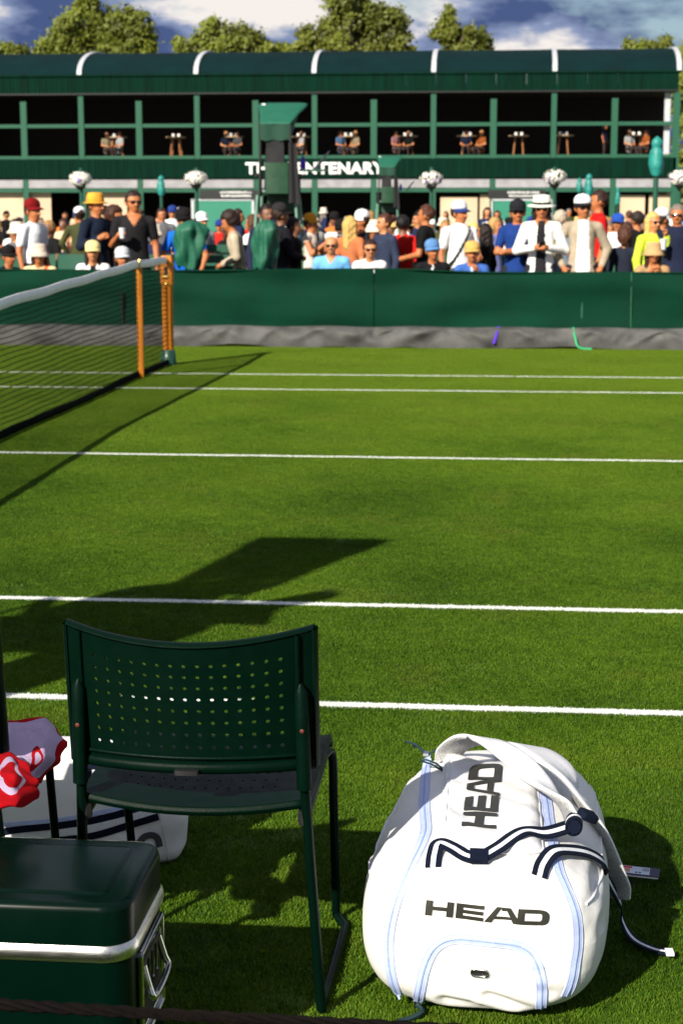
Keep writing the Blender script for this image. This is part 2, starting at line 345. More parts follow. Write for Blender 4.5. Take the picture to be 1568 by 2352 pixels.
def ft(u, v):
    x = -6 + 15 * u; w = math.pi * (1.02 * v); z = .235 * math.sin(w * .5) ** .8 if v < 1 else .235
    y = -.12 + .14 * v ** 1.6; dz = 0; dy = 0
    for bx_, s_, a_, k_ in bumps:
        q = (x - bx_ - k_ * (v - .5) * .4) / s_
        if abs(q) < 3: dy += a_ * math.exp(-q * q) * math.sin(v * 3.14); dz += a_ * .22 * math.exp(-q * q) * (1 - v)
    # small lift at the hem, folds
    lift = .035 * max(0, math.sin(x * 1.7 + 1)) ** 6 * (1 - v)
    return (x - 2, y - abs(dy) * .9 + .012 * math.sin(x * 9 + v * 7), max(0.002, z + dz * .5 + lift + .006 * math.sin(x * 6)))
MB().grid(ft, 520, 18).build('tarp_sheet', TARP, tp)
PURPLE = mat('purple_webbing', (.10, .03, .55), .6); GCORD = mat('bright_green_cord', (.02, .35, .13), .6)
MB().tube(spline([(3.27 - 2, -.04, .235), (3.25 - 2, -.13, .17), (3.22 - 2, -.165, .06)]), .018, 6).build('strap', PURPLE, tp)
MB().tube(spline([(4.10 - 2, -.03, .235), (4.12 - 2, -.14, .13), (4.16 - 2, -.18, .03), (4.30 - 2, -.2, .01)]), .014, 6).build('strap', GCORD, tp)
# ================================================================== foreground: chairs, cool box, bags
CHAIR_M = mat('chair_plastic', (.0004, .0075, .0040), .42, var=.10, scale=30, bump=.0006, bscale=400, spec=.07)
TUBE_M = mat('chair_tube', (.0004, .0065, .0036), .38, var=.08, spec=.10)
def ribbon(mb, pts, nrm, width, th, cuts=(-.5, 0, .5), mis=None, edge=.35, under=None):
    """strap swept along pts; nrm = outward vector at each point"""
    P = [np.array(p, float) for p in pts]; n = len(P); c = len(cuts); V = []
    W = width if hasattr(width, '__len__') else [width] * n
    for i in range(n):
        t = P[min(i + 1, n - 1)] - P[max(i - 1, 0)]; t = t / (np.linalg.norm(t) + 1e-9)
        nn = np.array(nrm[i], float); nn = nn - t * nn.dot(t); nn = nn / (np.linalg.norm(nn) + 1e-9); s = np.cross(t, nn)
        for sg in (1, -1):
            for q in cuts:
                k = 1 if abs(q) < .45 else edge
                V.append(P[i] + s * q * W[i] + nn * sg * th / 2 * k)
    m = 2 * c; mis = mis or [0] * (c - 1); under = 0 if under is None else under
    for i in range(n - 1):
        for j in range(c - 1):
            mb_f = [(i * m + j, (i + 1) * m + j, (i + 1) * m + j + 1, i * m + j + 1)]
            mb.f += [tuple(x + len(mb.v) for x in mb_f[0])]; mb.m.append(mis[j]); mb.sm.append(True)
            q = (i * m + c + j, i * m + c + j + 1, (i + 1) * m + c + j + 1, (i + 1) * m + c + j)
            mb.f.append(tuple(x + len(mb.v) for x in q)); mb.m.append(under if under else mis[j]); mb.sm.append(True)
        for a, b in ((0, c), (c - 1, 2 * c - 1)):
            q = (i * m + a, i * m + b, (i + 1) * m + b, (i + 1) * m + a)
            if a: q = q[::-1]
            mb.f.append(tuple(x + len(mb.v) for x in q)); mb.m.append(mis[0]); mb.sm.append(True)
    for i in (0, n - 1):
        for j in range(c - 1):
            mb.f.append(tuple(x + len(mb.v) for x in (i * m + j, i * m + j + 1, i * m + c + j + 1, i * m + c + j))); mb.m.append(mis[j]); mb.sm.append(False)
    mb.v += [tuple(map(float, p)) for p in V]
    return mb
def perforated(mb, S, nu, nv, hole, u0, u1, v0, v1, th, seg=8, skip=None):
    """sheet S(u,v)->(point,normal) over [0,1]^2 with nu x nv round holes in [u0,u1]x[v0,v1]"""
    du, dv = (u1 - u0) / nu, (v1 - v0) / nv
    def both(us):
        a = []
        for u, v in us:
            p, n = S(u, v); a.append((p + n * th / 2, p - n * th / 2))
        return a
    for i in range(nu):
        for j in range(nv):
            cu, cv = u0 + (i + .5) * du, v0 + (j + .5) * dv
            sq = []; ci = []
            for k in range(seg):
                w = 2 * math.pi * k / seg; c_, s_ = math.cos(w), math.sin(w); q = 1 / max(abs(c_), abs(s_))
                sq.append((cu + c_ * q * du / 2, cv + s_ * q * dv / 2)); ci.append((cu + c_ * hole[0], cv + s_ * hole[1]))
            a = both(sq); b = both(ci)
            for sd_ in (0, 1):
                f = [(k, (k + 1) % seg, seg + (k + 1) % seg, seg + k) for k in range(seg)]
                mb.add([x[sd_] for x in a] + [x[sd_] for x in b], f if sd_ == 0 else [q[::-1] for q in f], 0, True)
            mb.add([x[0] for x in b] + [x[1] for x in b], [(k, (k + 1) % seg, seg + (k + 1) % seg, seg + k) for k in range(seg)], 0, True)
    for a0, a1, b0, b1, na, nb_ in ((0, 1, 0, v0, nu, 2), (0, 1, v1, 1, nu, 2), (0, u0, v0, v1, 2, nv), (u1, 1, v0, v1, 2, nv)):
        for sg in (1, -1):
            def fn(u, v): 
                p, n = S(a0 + (a1 - a0) * u, b0 + (b1 - b0) * v); return p + n * sg * th / 2
            mb.grid(fn, na, nb_)
def nsurf(fn):
    def S(u, v):
        p = np.array(fn(u, v)); e = 1e-3
        n = np.cross(np.array(fn(u + e, v)) - p, np.array(fn(u, v + e)) - p); return p, n / np.linalg.norm(n)
    return S
def make_chair(label):
    ch = thing('stacking_chair', label, 'chair', (2.775, -1.87, 0), 0, 'green courtside chairs')
    hw = .226
    def back(u, v):
        x = (u * 2 - 1) * hw; k = 1 - (x / hw) ** 2
        return (x * (1 + .0 * v), -.225 - .062 * k - .035 * v ** 1.4 + .018 * (v - .45) ** 2, .520 + .250 * v - .024 * k * v ** 2 + .004 * k * (1 - v))
    mb = MB(); perforated(mb, nsurf(back), 15, 8, (.0086, .0155), .10, .90, .08, .88, .0035)
    bk = mb.build('backrest', CHAIR_M, ch)
    rim = MB()
    def edge(pts, r): rim.tube([nsurf(back)(u, v)[0] for u, v in pts], r, 8)
    # top rolled lip, a flat flange to the front
    def lip(u, v):
        p, n = nsurf(back)(.0 + u, 1.); w = math.pi * 2 * v
        return (p[0], p[1] + .010 + .015 * math.cos(w), p[2] + .0065 * math.sin(w) + .002)
    rim.grid(lip, 30, 10)
    for u, vv in ((0, 0), (1, 0)):
        def side(a, b, u=u):
            p, n = nsurf(back)(u, -.06 + 1.065 * a); w = 2 * math.pi * b
            return (p[0] + (.007) * math.cos(w), p[1] + .012 + .020 * math.sin(w), p[2])
        rim.grid(side, 16, 10)
        def inner(a, b, u=u):
            p, n = nsurf(back)(abs(u - .062), .0 + 1. * a); w = 2 * math.pi * b
            return (p[0] + .005 * math.cos(w), p[1] - .004 + .006 * math.sin(w), p[2])
        rim.grid(inner, 16, 8)
    def low(u, v):
        p, n = nsurf(back)(u, -.035); w = 2 * math.pi * v
        return (p[0], p[1] - .002 + .009 * math.cos(w), p[2] + .011 * math.sin(w))
    rim.grid(low, 30, 10)
    def low2(u, v):
        p, n = nsurf(back)(.05 + u * .9, .045); w = 2 * math.pi * v
        return (p[0], p[1] - .003 + .005 * math.cos(w), p[2] + .004 * math.sin(w))
    rim.grid(low2, 30, 8)
    rim.build('rim', CHAIR_M, bk)
    MB().rbox(-.022, .022, -.305, -.292, [(.507, 0), (.516, 0)], .003, 2).build('maker_recess', BLACK, bk)
    for s in (-1, 1):
        MB().tube([(s * .208, -.248, .47), (s * .206, -.252, .56), (s * .204, -.262, .655), (s * .203, -.262, .672)], [.014, .0135, .0125, .004], 10).build('sleeve', CHAIR_M, bk)
        MB().lathe([(0, 0), (.004, 0), (.004, .003), (0, .004)], 8).build('screw', mat('rusty_screw', (.12, .02, .012), .5), bk, (s * .206, -.2655, .585), (R(90), 0, 0))
    def seat(u, v):
        x = (u * 2 - 1) * (.212 - .0 * v); k = 1 - (x / .215) ** 2
        z = .446 - .006 * k - .006 * (1 - v) ** 2 + (-.05 * max(0, v - .86) * 7 * (v - .86) * 7) * .6 - .010 * k * (1 - v) ** 4
        return (x, -.225 + .43 * v - .022 * k * (1 - v), z)
    mb = MB(); perforated(mb, nsurf(seat), 14, 7, (.0060, .0060), .14, .86, .14, .72, .010)
    se = mb.build('seat', CHAIR_M, ch)
    def sedge(u, v):
        t = u * 4; w = 2 * math.pi * v
        q = [(0, 0), (1, 0), (1, 1), (0, 1), (0, 0)]; i = min(int(t), 3); f_ = t - i
        a, b = q[i], q[i + 1]; p, n = nsurf(seat)(a[0] + (b[0] - a[0]) * f_, a[1] + (b[1] - a[1]) * f_)
        cx_, cy_ = p[0], p[1] + .01; L_ = math.hypot(cx_, cy_) + 1e-6
        return (p[0] + cx_ / L_ * .006 * math.cos(w), p[1] + cy_ / L_ * .006 * math.cos(w), p[2] - .004 + .009 * math.sin(w))
    MB().grid(sedge, 64, 8).build('seat_edge', CHAIR_M, se)
    for s in (-1, 1):
        MB().tube([(s * .206, -.252, .60), (s * .207, -.245, .5), (s * .213, -.225, .36), (s * .232, -.188, .012)], .0098, 10).build('rear_leg', TUBE_M, ch)
        MB().tube(spline([(s * .206, .10, .418), (s * .214, .145, .417), (s * .219, .163, .39), (s * .219, .18, .30), (s * .217, .25, .035), (s * .219, .254, .018), (s * .226, .235, .012)], 6), .0092, 10).build('front_leg', TUBE_M, ch)
        MB().tube(spline([(s * .226, .235, .012), (s * .240, .205, .012), (s * .241, .17, .012), (s * .236, -.05, .012), (s * .232, -.188, .012)], 5), .0092, 10).build('runner', TUBE_M, ch)
        MB().tube([(s * .206, -.215, .405), (s * .206, .10, .418)], .0105, 8).build('seat_rail', TUBE_M, ch)
        MB().lathe([(0, -.012), (.012, -.008), (.0135, .0), (.012, .02), (0, .02)], 10).build('rail_cap', BLACK, ch, (s * .206, -.225, .402))
    MB().tube([(-.206, .0, .40), (.206, .0, .40)], .009, 8).build('cross_bar', TUBE_M, ch)
    return ch
chair = make_chair('dark green perforated plastic chair seen from behind, between cool box and white bag')
ch2 = copy_tree(chair); ch2.location = (2.176, -1.86, 0); ch2.rotation_euler.z = R(2)
tag(ch2, 'dark green chair cut by the left edge, with the red towel on its seat')

# ---- cool box
BOX_M = mat('coolbox_enamel', (.0003, .0070, .0040), .28, var=.12, scale=6, spec=.14, coat=.03)
TRIM_M = mat('brushed_steel_trim', (.78, .76, .70), .30, 1., var=.08, scale=30, stretch=(1, 30, 30))
cb = thing('cool_box', 'dark green metal cool box with steel trim in the bottom left corner', 'cool box', (2.438, -2.375, 0))
bxx, byy = .305, .150
MB().rbox(-bxx, bxx, -byy, byy, [(.012, .012), (.02, 0), (.305, 0)], .05, 8).build('body', BOX_M, cb, auto=50)
MB().rbox(-bxx - .006, bxx + .006, -byy - .006, byy + .006, [(.305, .003), (.309, 0), (.318, -.002), (.327, 0), (.333, .004)], .054, 8).build('trim', TRIM_M, cb, auto=50)
lid = MB().rbox(-bxx - .001, bxx + .001, -byy - .001, byy + .001, [(.333, 0), (.390, 0), (.397, .002), (.4015, .007), (.403, .014)], .05, 8).build('lid', BOX_M, cb, auto=60)
MB().rbox(-.255, .262, -.110, .110, [(.4032, 0), (.406, .004), (.4064, .012)], .022, 6).build('raised_panel', BOX_M, lid, auto=60)
# side handle: pressed chrome plate, recess and swinging grip
hp = MB(); x1 = bxx
hp.box(x1, x1 + .004, -.085, .085, .135, .285)
plate = hp.build('handle_plate', CHROME, cb)
MB().box(x1 + .004, x1 + .0055, -.066, .066, .155, .268).build('recess', BLACK, plate)
for a, b in (((-.085, .29), (.085, .29)), ((-.085, .13), (.085, .13)), ((-.088, .13), (-.088, .29)), ((.088, .13), (.088, .29))):
    MB().tube([(x1 + .004, a[0], a[1]), (x1 + .004, b[0], b[1])], .007, 8).build('plate_rib', CHROME, plate)
MB().tube(spline([(x1 + .004, -.062, .262), (x1 + .014, -.064, .225), (x1 + .022, -.056, .205), (x1 + .022, .056, .205), (x1 + .014, .064, .225), (x1 + .004, .062, .262)], 5), .0065, 8).build('grip', CHROME, plate)
for q in (-.03, 0, .03): MB().tube([(x1 + .008, q, .215), (x1 + .008, q, .262)], .003, 6).build('spring', CHROME, plate)
MB().tube([(x1 + .002, -.06, .150), (x1 + .004, .06, .150)], .0045, 8).build('lower_bead', CHROME, plate)

# ---- big white tennis bag
BAG_M = mat('white_coated_fabric', (.80, .79, .775), .46, var=.05, scale=5, bump=.0045, bscale=13, spec=.3)
BAG2_M = mat('white_padding', (.79, .79, .81), .55, var=.04, scale=8, bump=.003, bscale=22, spec=.3)
ZIP_M = mat('lavender_zip', (.46, .54, .84), .55, var=.08, scale=60); COIL_M = mat('zip_coil', (.30, .40, .74), .5, var=.2, scale=300)
NAVY_M = mat('navy_webbing', (.0035, .007, .020), .85, var=.25, scale=200, bump=.0008, bscale=900, spec=.15)
WEBW_M = mat('white_webbing', (.76, .78, .82), .75, var=.1, scale=200, bump=.0008, bscale=900)
LOGO_M = mat('charcoal_print', (.030, .030, .024), .42, var=.1)
MESHG_M = mat('grey_spacer_mesh', (.36, .36, .36), .8, var=.5, scale=420, bump=.002, bscale=420)
BA, BB, BC, BP, BQ = .240, .166, .395, 3.1, 5.0
bag = thing('racket_bag', 'white tennis racket bag with dark lettering and lavender zips on the grass', 'bag', (3.325, -1.690, 0), R(-3.5))
def bnoise(x, y, z):
    return (math.sin(x * 21 + y * 9 + 1.3) * math.sin(y * 17 - z * 13) * .5 + math.sin(x * 37 - z * 29 + 2) * math.sin(y * 31 + z * 11 + x * 9) * .3 + math.sin(y * 60 + x * 22) * math.sin(z * 41 + x * 35) * .16)
CREASE = [((.10, -.385, -.13), (.02, -.385, -.10), .012, .007), ((.13, -.37, -.08), (.05, -.385, -.05), .014, .006), ((.16, -.33, -.02), (.22, -.3, .02), .016, .006), ((.18, -.33, .06), (.23, -.2, .10), .016, .007),
          ((-.20, -.1, .05), (-.22, .1, .02), .02, .006), ((-.06, -.385, -.12), (.06, -.385, -.14), .013, .006), ((.0, -.36, .11), (.05, -.375, .06), .02, .005), ((-.20, -.20, .09), (-.17, -.28, .07), .014, .005), ((.12, -.38, -.04), (.17, -.35, -.06), .012, .005)]
def bdisp(p):
    d = .0035 * bnoise(*p)
    for a, b, w, am in CREASE:
        a = np.array(a); b = np.array(b); ab = b - a; t = min(1, max(0, float((p - a).dot(ab) / ab.dot(ab)))); q = np.linalg.norm(p - a - ab * t) / w
        if q < 3: d -= 1.5 * am * math.exp(-q * q) - .75 * am * math.exp(-(q - 1.6) ** 2)
    return d
def bshape(x, y, z):
    """implicit value, local coordinates with z=0 at mid height"""
    tx = BA * (1 - .13 * max(0., z / BB) ** 1.5 - .05 * max(0., y / BC)); 
    return (abs(x / tx) ** BP + abs(z / BB) ** BP) ** (BQ / BP) + abs(y / BC) ** BQ - 1
def bsolve(o, d):
    o = np.array(o, float); d = np.array(d, float); lo, hi = 0., 1.
    for _ in range(24):
        m = (lo + hi) / 2; q = o + d * m
        if bshape(*q) < 0: lo = m
        else: hi = m
    return o + d * lo
def bnorm(p):
    e = 1e-4; f0 = bshape(*p); g = np.array([bshape(p[0] + e, p[1], p[2]) - f0, bshape(p[0], p[1] + e, p[2]) - f0, bshape(p[0], p[1], p[2] + e) - f0]); return g / (np.linalg.norm(g) + 1e-12)
def bput(p, off=0.):
    n = bnorm(p); q = p + n * (bdisp(p) + off); q[2] += BB - .004
    if q[2] < .006: q[2] = .006 + (q[2] - .006) * .1
    return q, n
def front(x, z, off=0.):          # z above ground
    return bput(bsolve((x, 0, z - BB), (0, -1, 0)), off)
def topp(x, y, off=0.): return bput(bsolve((x, y, 0), (0, 0, 1)), off)
def lon(x, ang, off=0.):          # ang: 0 = front, 90 = top, 180 = back
    w = R(ang); return bput(bsolve((x, 0, 0), (0, -math.cos(w) * BC * 1.8, math.sin(w) * BB * 1.8)), off)
mb = MB(); NU, NV = 120, 90
def bsurf(u, v):
    a = 2 * math.pi * u; b = math.pi * (v - .5)
    def sp_(w, e): return math.copysign(abs(w) ** e, w)
    ca = max(math.cos(b), 0) ** .62
    d = np.array([BA * sp_(math.cos(a), .8) * ca, BC * sp_(math.sin(b), .62), BB * sp_(math.sin(a), .8) * ca]) * 1.9 + 1e-9
    return bput(bsolve((0, 0, 0), d))[0]
mb.grid(bsurf, NU, NV)
body = mb.build('bag_body', BAG_M, bag)
def strip(name, fn, n, w, m, parent, off, wide_dir):
    """ribbon hugging the bag along fn(t)"""
    pts = []; nr = []
    for i in range(n + 1):
        p, nn = fn(i / n, off); pts.append(p); nr.append(nn)
    return ribbon(MB(), pts, nr, w, .0025, (-.5, -.25, 0, .25, .5)).build(name, m, parent)
def zipper(fn, n, w=.026):
    z = strip('zip', fn, n, w, ZIP_M, bag, .0015, None)
    strip('coil', fn, n, .0035, COIL_M, z, .0030, None)
    for s in (-1, 1):
        pts = []
        for i in range(n + 1):
            p, nn = fn(i / n, .001); q, _ = fn(min(1, i / n + .01), .001); r_, _ = fn(max(0, i / n - .01), .001); t = q - r_; t /= np.linalg.norm(t) + 1e-9
            pts.append(p + np.cross(t, nn) * s * w * .54)
        MB().tube(pts, .0018, 6).build('piping', ZIP_M, z)
    return z
BLOC = Vector((3.325, -1.690, 0)); BROT = R(-3.5)
Mi = (Matrix.Translation(BLOC) @ Matrix.Rotation(BROT, 4, 'Z')).inverted()
_bo = np.array(Mi @ Vector(tuple(_cp)))
def hit(cx_, cy_, off=0.):
    """where the sight line through a point of the bag picture meets the bag"""
    d = np.array((Mi.to_3x3() @ Vector(tuple(ray(cx_ * .5015 + 781.7, cy_ * .5015 + 1653.4))))); d /= np.linalg.norm(d)
    o = _bo - np.array((0, 0, BB)); lo = 2.6; best = (9e9, lo)
    for t in np.arange(2.6, 4.9, .02):
        f = bshape(*(o + d * t))
        if f < best[0]: best = (f, t)
        if f < 0: hi = t; lo = t - .02; break
    else: return bput(o + d * best[1], off)
    for _ in range(18):
        m = (lo + hi) / 2
        if bshape(*(o + d * m)) < 0: hi = m
        else: lo = m
    return bput(o + d * hi, off)
def pxpath(P, k=6):
    q = spline(P, k)
    def fn(t, o):
        j = min(int(t * (len(q) - 1)), len(q) - 2); g = t * (len(q) - 1) - j; w = q[j] * (1 - g) + q[j + 1] * g; return hit(float(w[0]), float(w[1]), o)
    return fn
zipper(pxpath([(274, 1262), (245, 1190), (225, 1090), (220, 980), (240, 870), (280, 750), (330, 640), (370, 560), (390, 500), (385, 400), (388, 260), (398, 165)]), 60, .019)
zipper(pxpath([(1028, 1245), (1050, 1190), (1072, 1100), (1084, 1000), (1076, 900), (1048, 800), (1003, 690), (972, 570), (952, 450), (935, 340), (908, 230)]), 60, .019)
zipper(pxpath([(353, 1278), (365, 1220), (385, 1130), (420, 1050), (470, 1007), (540, 991), (640, 998), (740, 1008), (820, 1026), (875, 1065), (905, 1130), (920, 1210), (914, 1295)]), 60, .017)
# oval eyelet on the pocket
def oval(k, o): return [hit(638 + k * (21 * np.sign(math.cos(w)) + 18 * math.cos(w)), 1147 + k * (16 * math.sin(w) + 3 * math.cos(w)), o)[0] for w in np.linspace(0, 2 * math.pi, 25)[:-1]]
ey = oval(1., .003); ob = MB().tube(ey + ey[:2], .0026, 8, caps=False).build('eyelet', CHROME, bag)
MB().add(oval(.9, .002), [tuple(range(24))]).build('eyelet_hole', BLACK, ob)
# lettering, cut from flat print and laid on the bag
def letters():
    Q = {}
    Q['H'] = [[(0, 0), (.24, 0), (.24, 1), (0, 1)], [(.76, 0), (1, 0), (1, 1), (.76, 1)], [(.24, .37), (.76, .37), (.76, .62), (.24, .62)]]
    Q['E'] = [[(0, 0), (.24, 0), (.24, 1), (0, 1)], [(.24, 0), (1, 0), (1, .24), (.24, .24)], [(.24, .385), (.98, .385), (.98, .615), (.24, .615)], [(.24, .76), (1, .76), (1, 1), (.24, 1)]]
    Q['A'] = [[(-.06, 0), (.20, 0), (.53, 1), (.36, 1)], [(.98, 0), (1.26, 0), (.84, 1), (.66, 1)], [(.53, .78), (.70, .78), (.66, 1), (.53, 1)], [(.27, .22), (.90, .22), (.83, .40), (.35, .40)]]
    d = [[(0, 0), (.24, 0), (.24, 1), (0, 1)], [(.24, 0), (.74, 0), (.74, .25), (.24, .25)], [(.24, .75), (.74, .75), (.74, 1), (.24, 1)]]
    def sup(a, rx, ry, e): return (.74 + rx * abs(math.cos(a)) ** e, .5 + ry * math.copysign(abs(math.sin(a)) ** e, math.sin(a)))
    for k in range(10):
        a0, a1 = -math.pi / 2 + math.pi * k / 10, -math.pi / 2 + math.pi * (k + 1) / 10
        d.append([sup(a0, .14, .25, .6), sup(a0, .40, .5, .7), sup(a1, .40, .5, .7), sup(a1, .14, .25, .6)])
    Q['D'] = d; return Q
LQ = letters()
def word(parent, put, wl, gap, name='lettering'):
    """put(x along word 0..1, y up 0..1)"""
    x0 = 0; tot = 4 * wl + 3 * gap; mb = MB()
    for ch_, dx in (('H', 0), ('E', 0), ('A', .0), ('D', .02)):
        for q in LQ[ch_]:
            def fn(u, v):
                a = [np.array(k) for k in q]; p_ = (a[0] * (1 - u) + a[1] * u) * (1 - v) + (a[3] * (1 - u) + a[2] * u) * v
                return put((x0 + (p_[0] + dx) * wl) / tot, p_[1])
            mb.grid(fn, 5, 5)
        x0 += wl + gap
    return mb.build(name, LOGO_M, parent)
def bil(c00, c10, c11, c01, u, v):
    a_ = [np.array(k, float) for k in (c00, c10, c11, c01)]; return (a_[0] * (1 - u) + a_[1] * u) * (1 - v) + (a_[3] * (1 - u) + a_[2] * u) * v
def put_front(u, v): return hit(*bil((386, 882), (930, 931), (938, 862), (393, 814), u, v), .0030)[0]
word(bag, put_front, 1., .10)
# padded wrap on top with vertical lettering
PB = spline([(470, 488), (500, 535), (580, 578), (690, 604), (800, 612), (925, 596)], 8); PT = spline([(477, 158), (540, 172), (640, 192), (740, 190), (820, 200), (893, 222)], 8)
def pcv(Q, u): j = min(int(u * (len(Q) - 1)), len(Q) - 2); g = u * (len(Q) - 1) - j; return Q[j] * (1 - g) + Q[j + 1] * g
def ppx(u, v): return pcv(PB, u) * (1 - v) + pcv(PT, u) * v
def panel_h(u, v):
    ed = max(0, min(u, 1 - u, v * 1.6, (1 - v) * 1.6)); return .014 * min(1, ed / .09) ** .5 + .0028 * math.sin(u * 9 + v * 13) * math.sin(v * 21) - .004 * math.exp(-((u - .12) / .012) ** 2)
def panel_pt(u, v, off=0):
    return hit(*ppx(u, v), .002 + panel_h(u, v) + off)[0]
pn = MB().grid(lambda u, v: panel_pt(u, v), 40, 50).build('padded_wrap', BAG2_M, bag)
for a, b in (((0, 0), (1, 0)), ((0, 1), (1, 1)), ((0, 0), (0, 1)), ((1, 0), (1, 1))):
    MB().tube([panel_pt(a[0] + (b[0] - a[0]) * t, a[1] + (b[1] - a[1]) * t, .001) for t in np.linspace(0, 1, 40)], .0026, 6).build('piping', BAG_M, pn)
def put_top(u, v):
    q = bil((748, 522), (735, 240), (612, 240), (618, 516), u, v); U_, V_ = .5, .5
    for _ in range(3):
        l, r_ = ppx(0, V_)[0], ppx(1, V_)[0]; U_ = min(1, max(0, (q[0] - l) / (r_ - l))); b0, t0 = pcv(PB, U_)[1], pcv(PT, U_)[1]; V_ = min(1, max(0, (b0 - q[1]) / (b0 - t0)))
    return panel_pt(U_, V_, .0032)
word(pn, put_top, 1., .10)
# seams on the flanks
for sx in (-1, 1):
    pts = [bput(bsolve((0, y, 0), (sx * .5, 0, .20 + .03 * math.sin(y * 8))), .0012)[0] for y in np.linspace(-.34, .34, 40)]
    MB().tube(pts, .0024, 6).build('seam', BAG2_M, bag)

# carrying straps: world points from the picture at estimated heights, taken into bag space
def wp(x, y, z): return np.array(Mi @ Vector(at_z(x, y, z)))
def strap(name, ctrl, width, th, mats, cuts, mis, under=None, parent=bag, n=9, edge=.35):
    pts = spline([c[0] for c in ctrl], n); nr = spline([c[1] for c in ctrl], n)
    wd_ = spline([(width if len(c) < 3 else c[2],) for c in ctrl], n)
    return ribbon(MB(), pts, nr, [float(w[0]) for w in wd_], th, cuts, mis, edge, under).build(name, mats, parent)
PADC = (-.5, -.44, -.3, 0, .3, .44, .5)
s1 = strap('shoulder_strap', [(wp(1030, 1748, .318), (-.2, 1, .05)), (wp(1036, 1722, .345), (-.4, 1, .3)), (wp(1072, 1700, .385), (-.1, .8, .8)), (wp(1120, 1702, .405), (.2, .1, 1)), (wp(1178, 1738, .40), (.25, -.35, 1)), (wp(1228, 1786, .38), (.4, -.35, .9)),
             (wp(1272, 1832, .36), (.8, .1, .7)), (wp(1303, 1866, .345), (.9, .6, .35)), (wp(1326, 1890, .335), (.8, .5, .4), .045)], .064, .012, [BAG2_M, MESHG_M], PADC, [0] * 6, 1)
s2 = strap('shoulder_strap', [(wp(1172, 1748, .31), (-.2, 1, .1)), (wp(1176, 1722, .345), (-.3, .9, .5)), (wp(1215, 1718, .375), (.2, .2, 1), .10), (wp(1268, 1752, .375), (.5, -.1, 1), .105), (wp(1312, 1806, .345), (.9, .1, .6), .10),
             (wp(1345, 1868, .29), (.9, .5, .2), .085), (wp(1382, 1945, .22), (.8, .8, -.05)), (wp(1412, 2025, .14), (.75, .9, -.1)), (wp(1422, 2062, .105), (.75, .9, -.1), .055)], .074, .012, [BAG2_M, MESHG_M], PADC, [0] * 6, 1)
WEB = (-.5, -.16, .16, .5); WM = [NAVY_M, WEBW_M]
def fr(x, z, o): p, n = front(x, z, o); return p, n
w1 = [hit(424, 668, .003), hit(432, 615, .006), hit(455, 582, .014), hit(510, 598, .012), hit(575, 632, .008), hit(640, 643, .009), hit(720, 612, .016), hit(830, 552, .024), (wp(1255, 1912, .335), (.1, -.5, .9)), (wp(1322, 1893, .335), (.3, -.4, .9))]
s3 = strap('webbing', w1, .030, .003, WM, WEB, [0, 1, 0], None, bag, 8, 1)
MB().box(-.017, .017, -.015, .015, -.005, .006).build('slide_buckle', NAVY_M, s3, hit(634, 642, .010)[0], (R(25), 0, R(5)))
w2 = [hit(908, 708, .003), hit(925, 655, .006), hit(965, 618, .014), hit(1040, 606, .012), hit(1120, 622, .010), hit(1180, 660, .012), (wp(1388, 2005, .20), (1, -.2, .3)), (wp(1424, 2075, .085), (1, -.1, .3))]
s4 = strap('webbing', w2, .030, .003, WM, WEB, [0, 1, 0], None, bag, 8, 1)
# knotted strap end with ladder lock
kp = wp(1322, 1893, .335)
kn = MB(); ribbon(kn, [kp + np.array([.015 * math.cos(w) - .004, .006 * math.cos(w) - .01, .017 * math.sin(w) + .004]) for w in np.linspace(0, 6.3, 20)], [np.array([math.cos(w), 0, math.sin(w)]) for w in np.linspace(0, 6.3, 20)], .030, .004, WEB, [0, 1, 0], 1)
kn.tube([kp + np.array((-.004, -.028, .004)), kp + np.array((-.004, .008, .004))], .0145, 12, 0)
kn.build('rolled_webbing', WM, bag)
MB().rbox(-.02, .02, -.014, .014, [(-.006, 0), (.006, 0), (.009, .004)], .005, 3).build('ladder_lock', NAVY_M, bag, tuple(kp + np.array([.022, .018, .012])), (R(20), R(25), R(40)))
# loose strap end on the grass
tail = [(wp(1424, 2080, .075), (1, 0, .3)), (wp(1428, 2115, .035), (1, -.2, .5)), (wp(1452, 2155, .014), (.3, -.1, 1)), (wp(1495, 2178, .016), (0, 0, 1)), (wp(1538, 2188, .018), (0, 0, 1))]
strap('loose_webbing', tail, .026, .003, WM, WEB, [0, 1, 0], None, bag, 8, 1)
MB().box(-.008, .008, -.012, .012, -.003, .004).build('strap_end', WEBW_M, bag, tuple(wp(1536, 2187, .021)), (0, 0, R(8)))
# zip pulls
PULL_M = mat('dark_teal_cord', (.008, .03, .035), .6)
a = hit(430, 235, .010)[0]
MB().tube([a + np.array(q) for q in ((.022, -.01, 0), (-.004, .012, .006), (-.028, .030, .006), (-.030, .040, .006), (-.018, .040, .006), (.006, .018, .006), (.024, -.006, .0))], .0024, 6).build('zip_pull', PULL_M, bag)
a = hit(400, 165, .008)[0]
for q in ((-.05, .03, .02), (.05, -.005, .012), (-.035, .04, .006)):
    MB().tube([a, a + np.array(q) * .5 + np.array([0, 0, .008]), a + np.array(q)], .0028, 6).build('zip_pull', PULL_M, bag)
MB().box(-.006, .006, -.01, .01, 0, .006).build('zip_slider', CHROME, bag, tuple(a))
a = hit(353, 1282, .004)[0]
MB().tube(spline([a, a + np.array([.012, -.02, -.004]), a + np.array([-.01, -.045, -.008]), a + np.array([-.028, -.06, -.006])]), .005, 6).build('zip_pull', PULL_M, bag)
MB().box(-.005, .005, -.004, .004, -.006, .008).build('zip_slider', CHROME, bag, tuple(a))

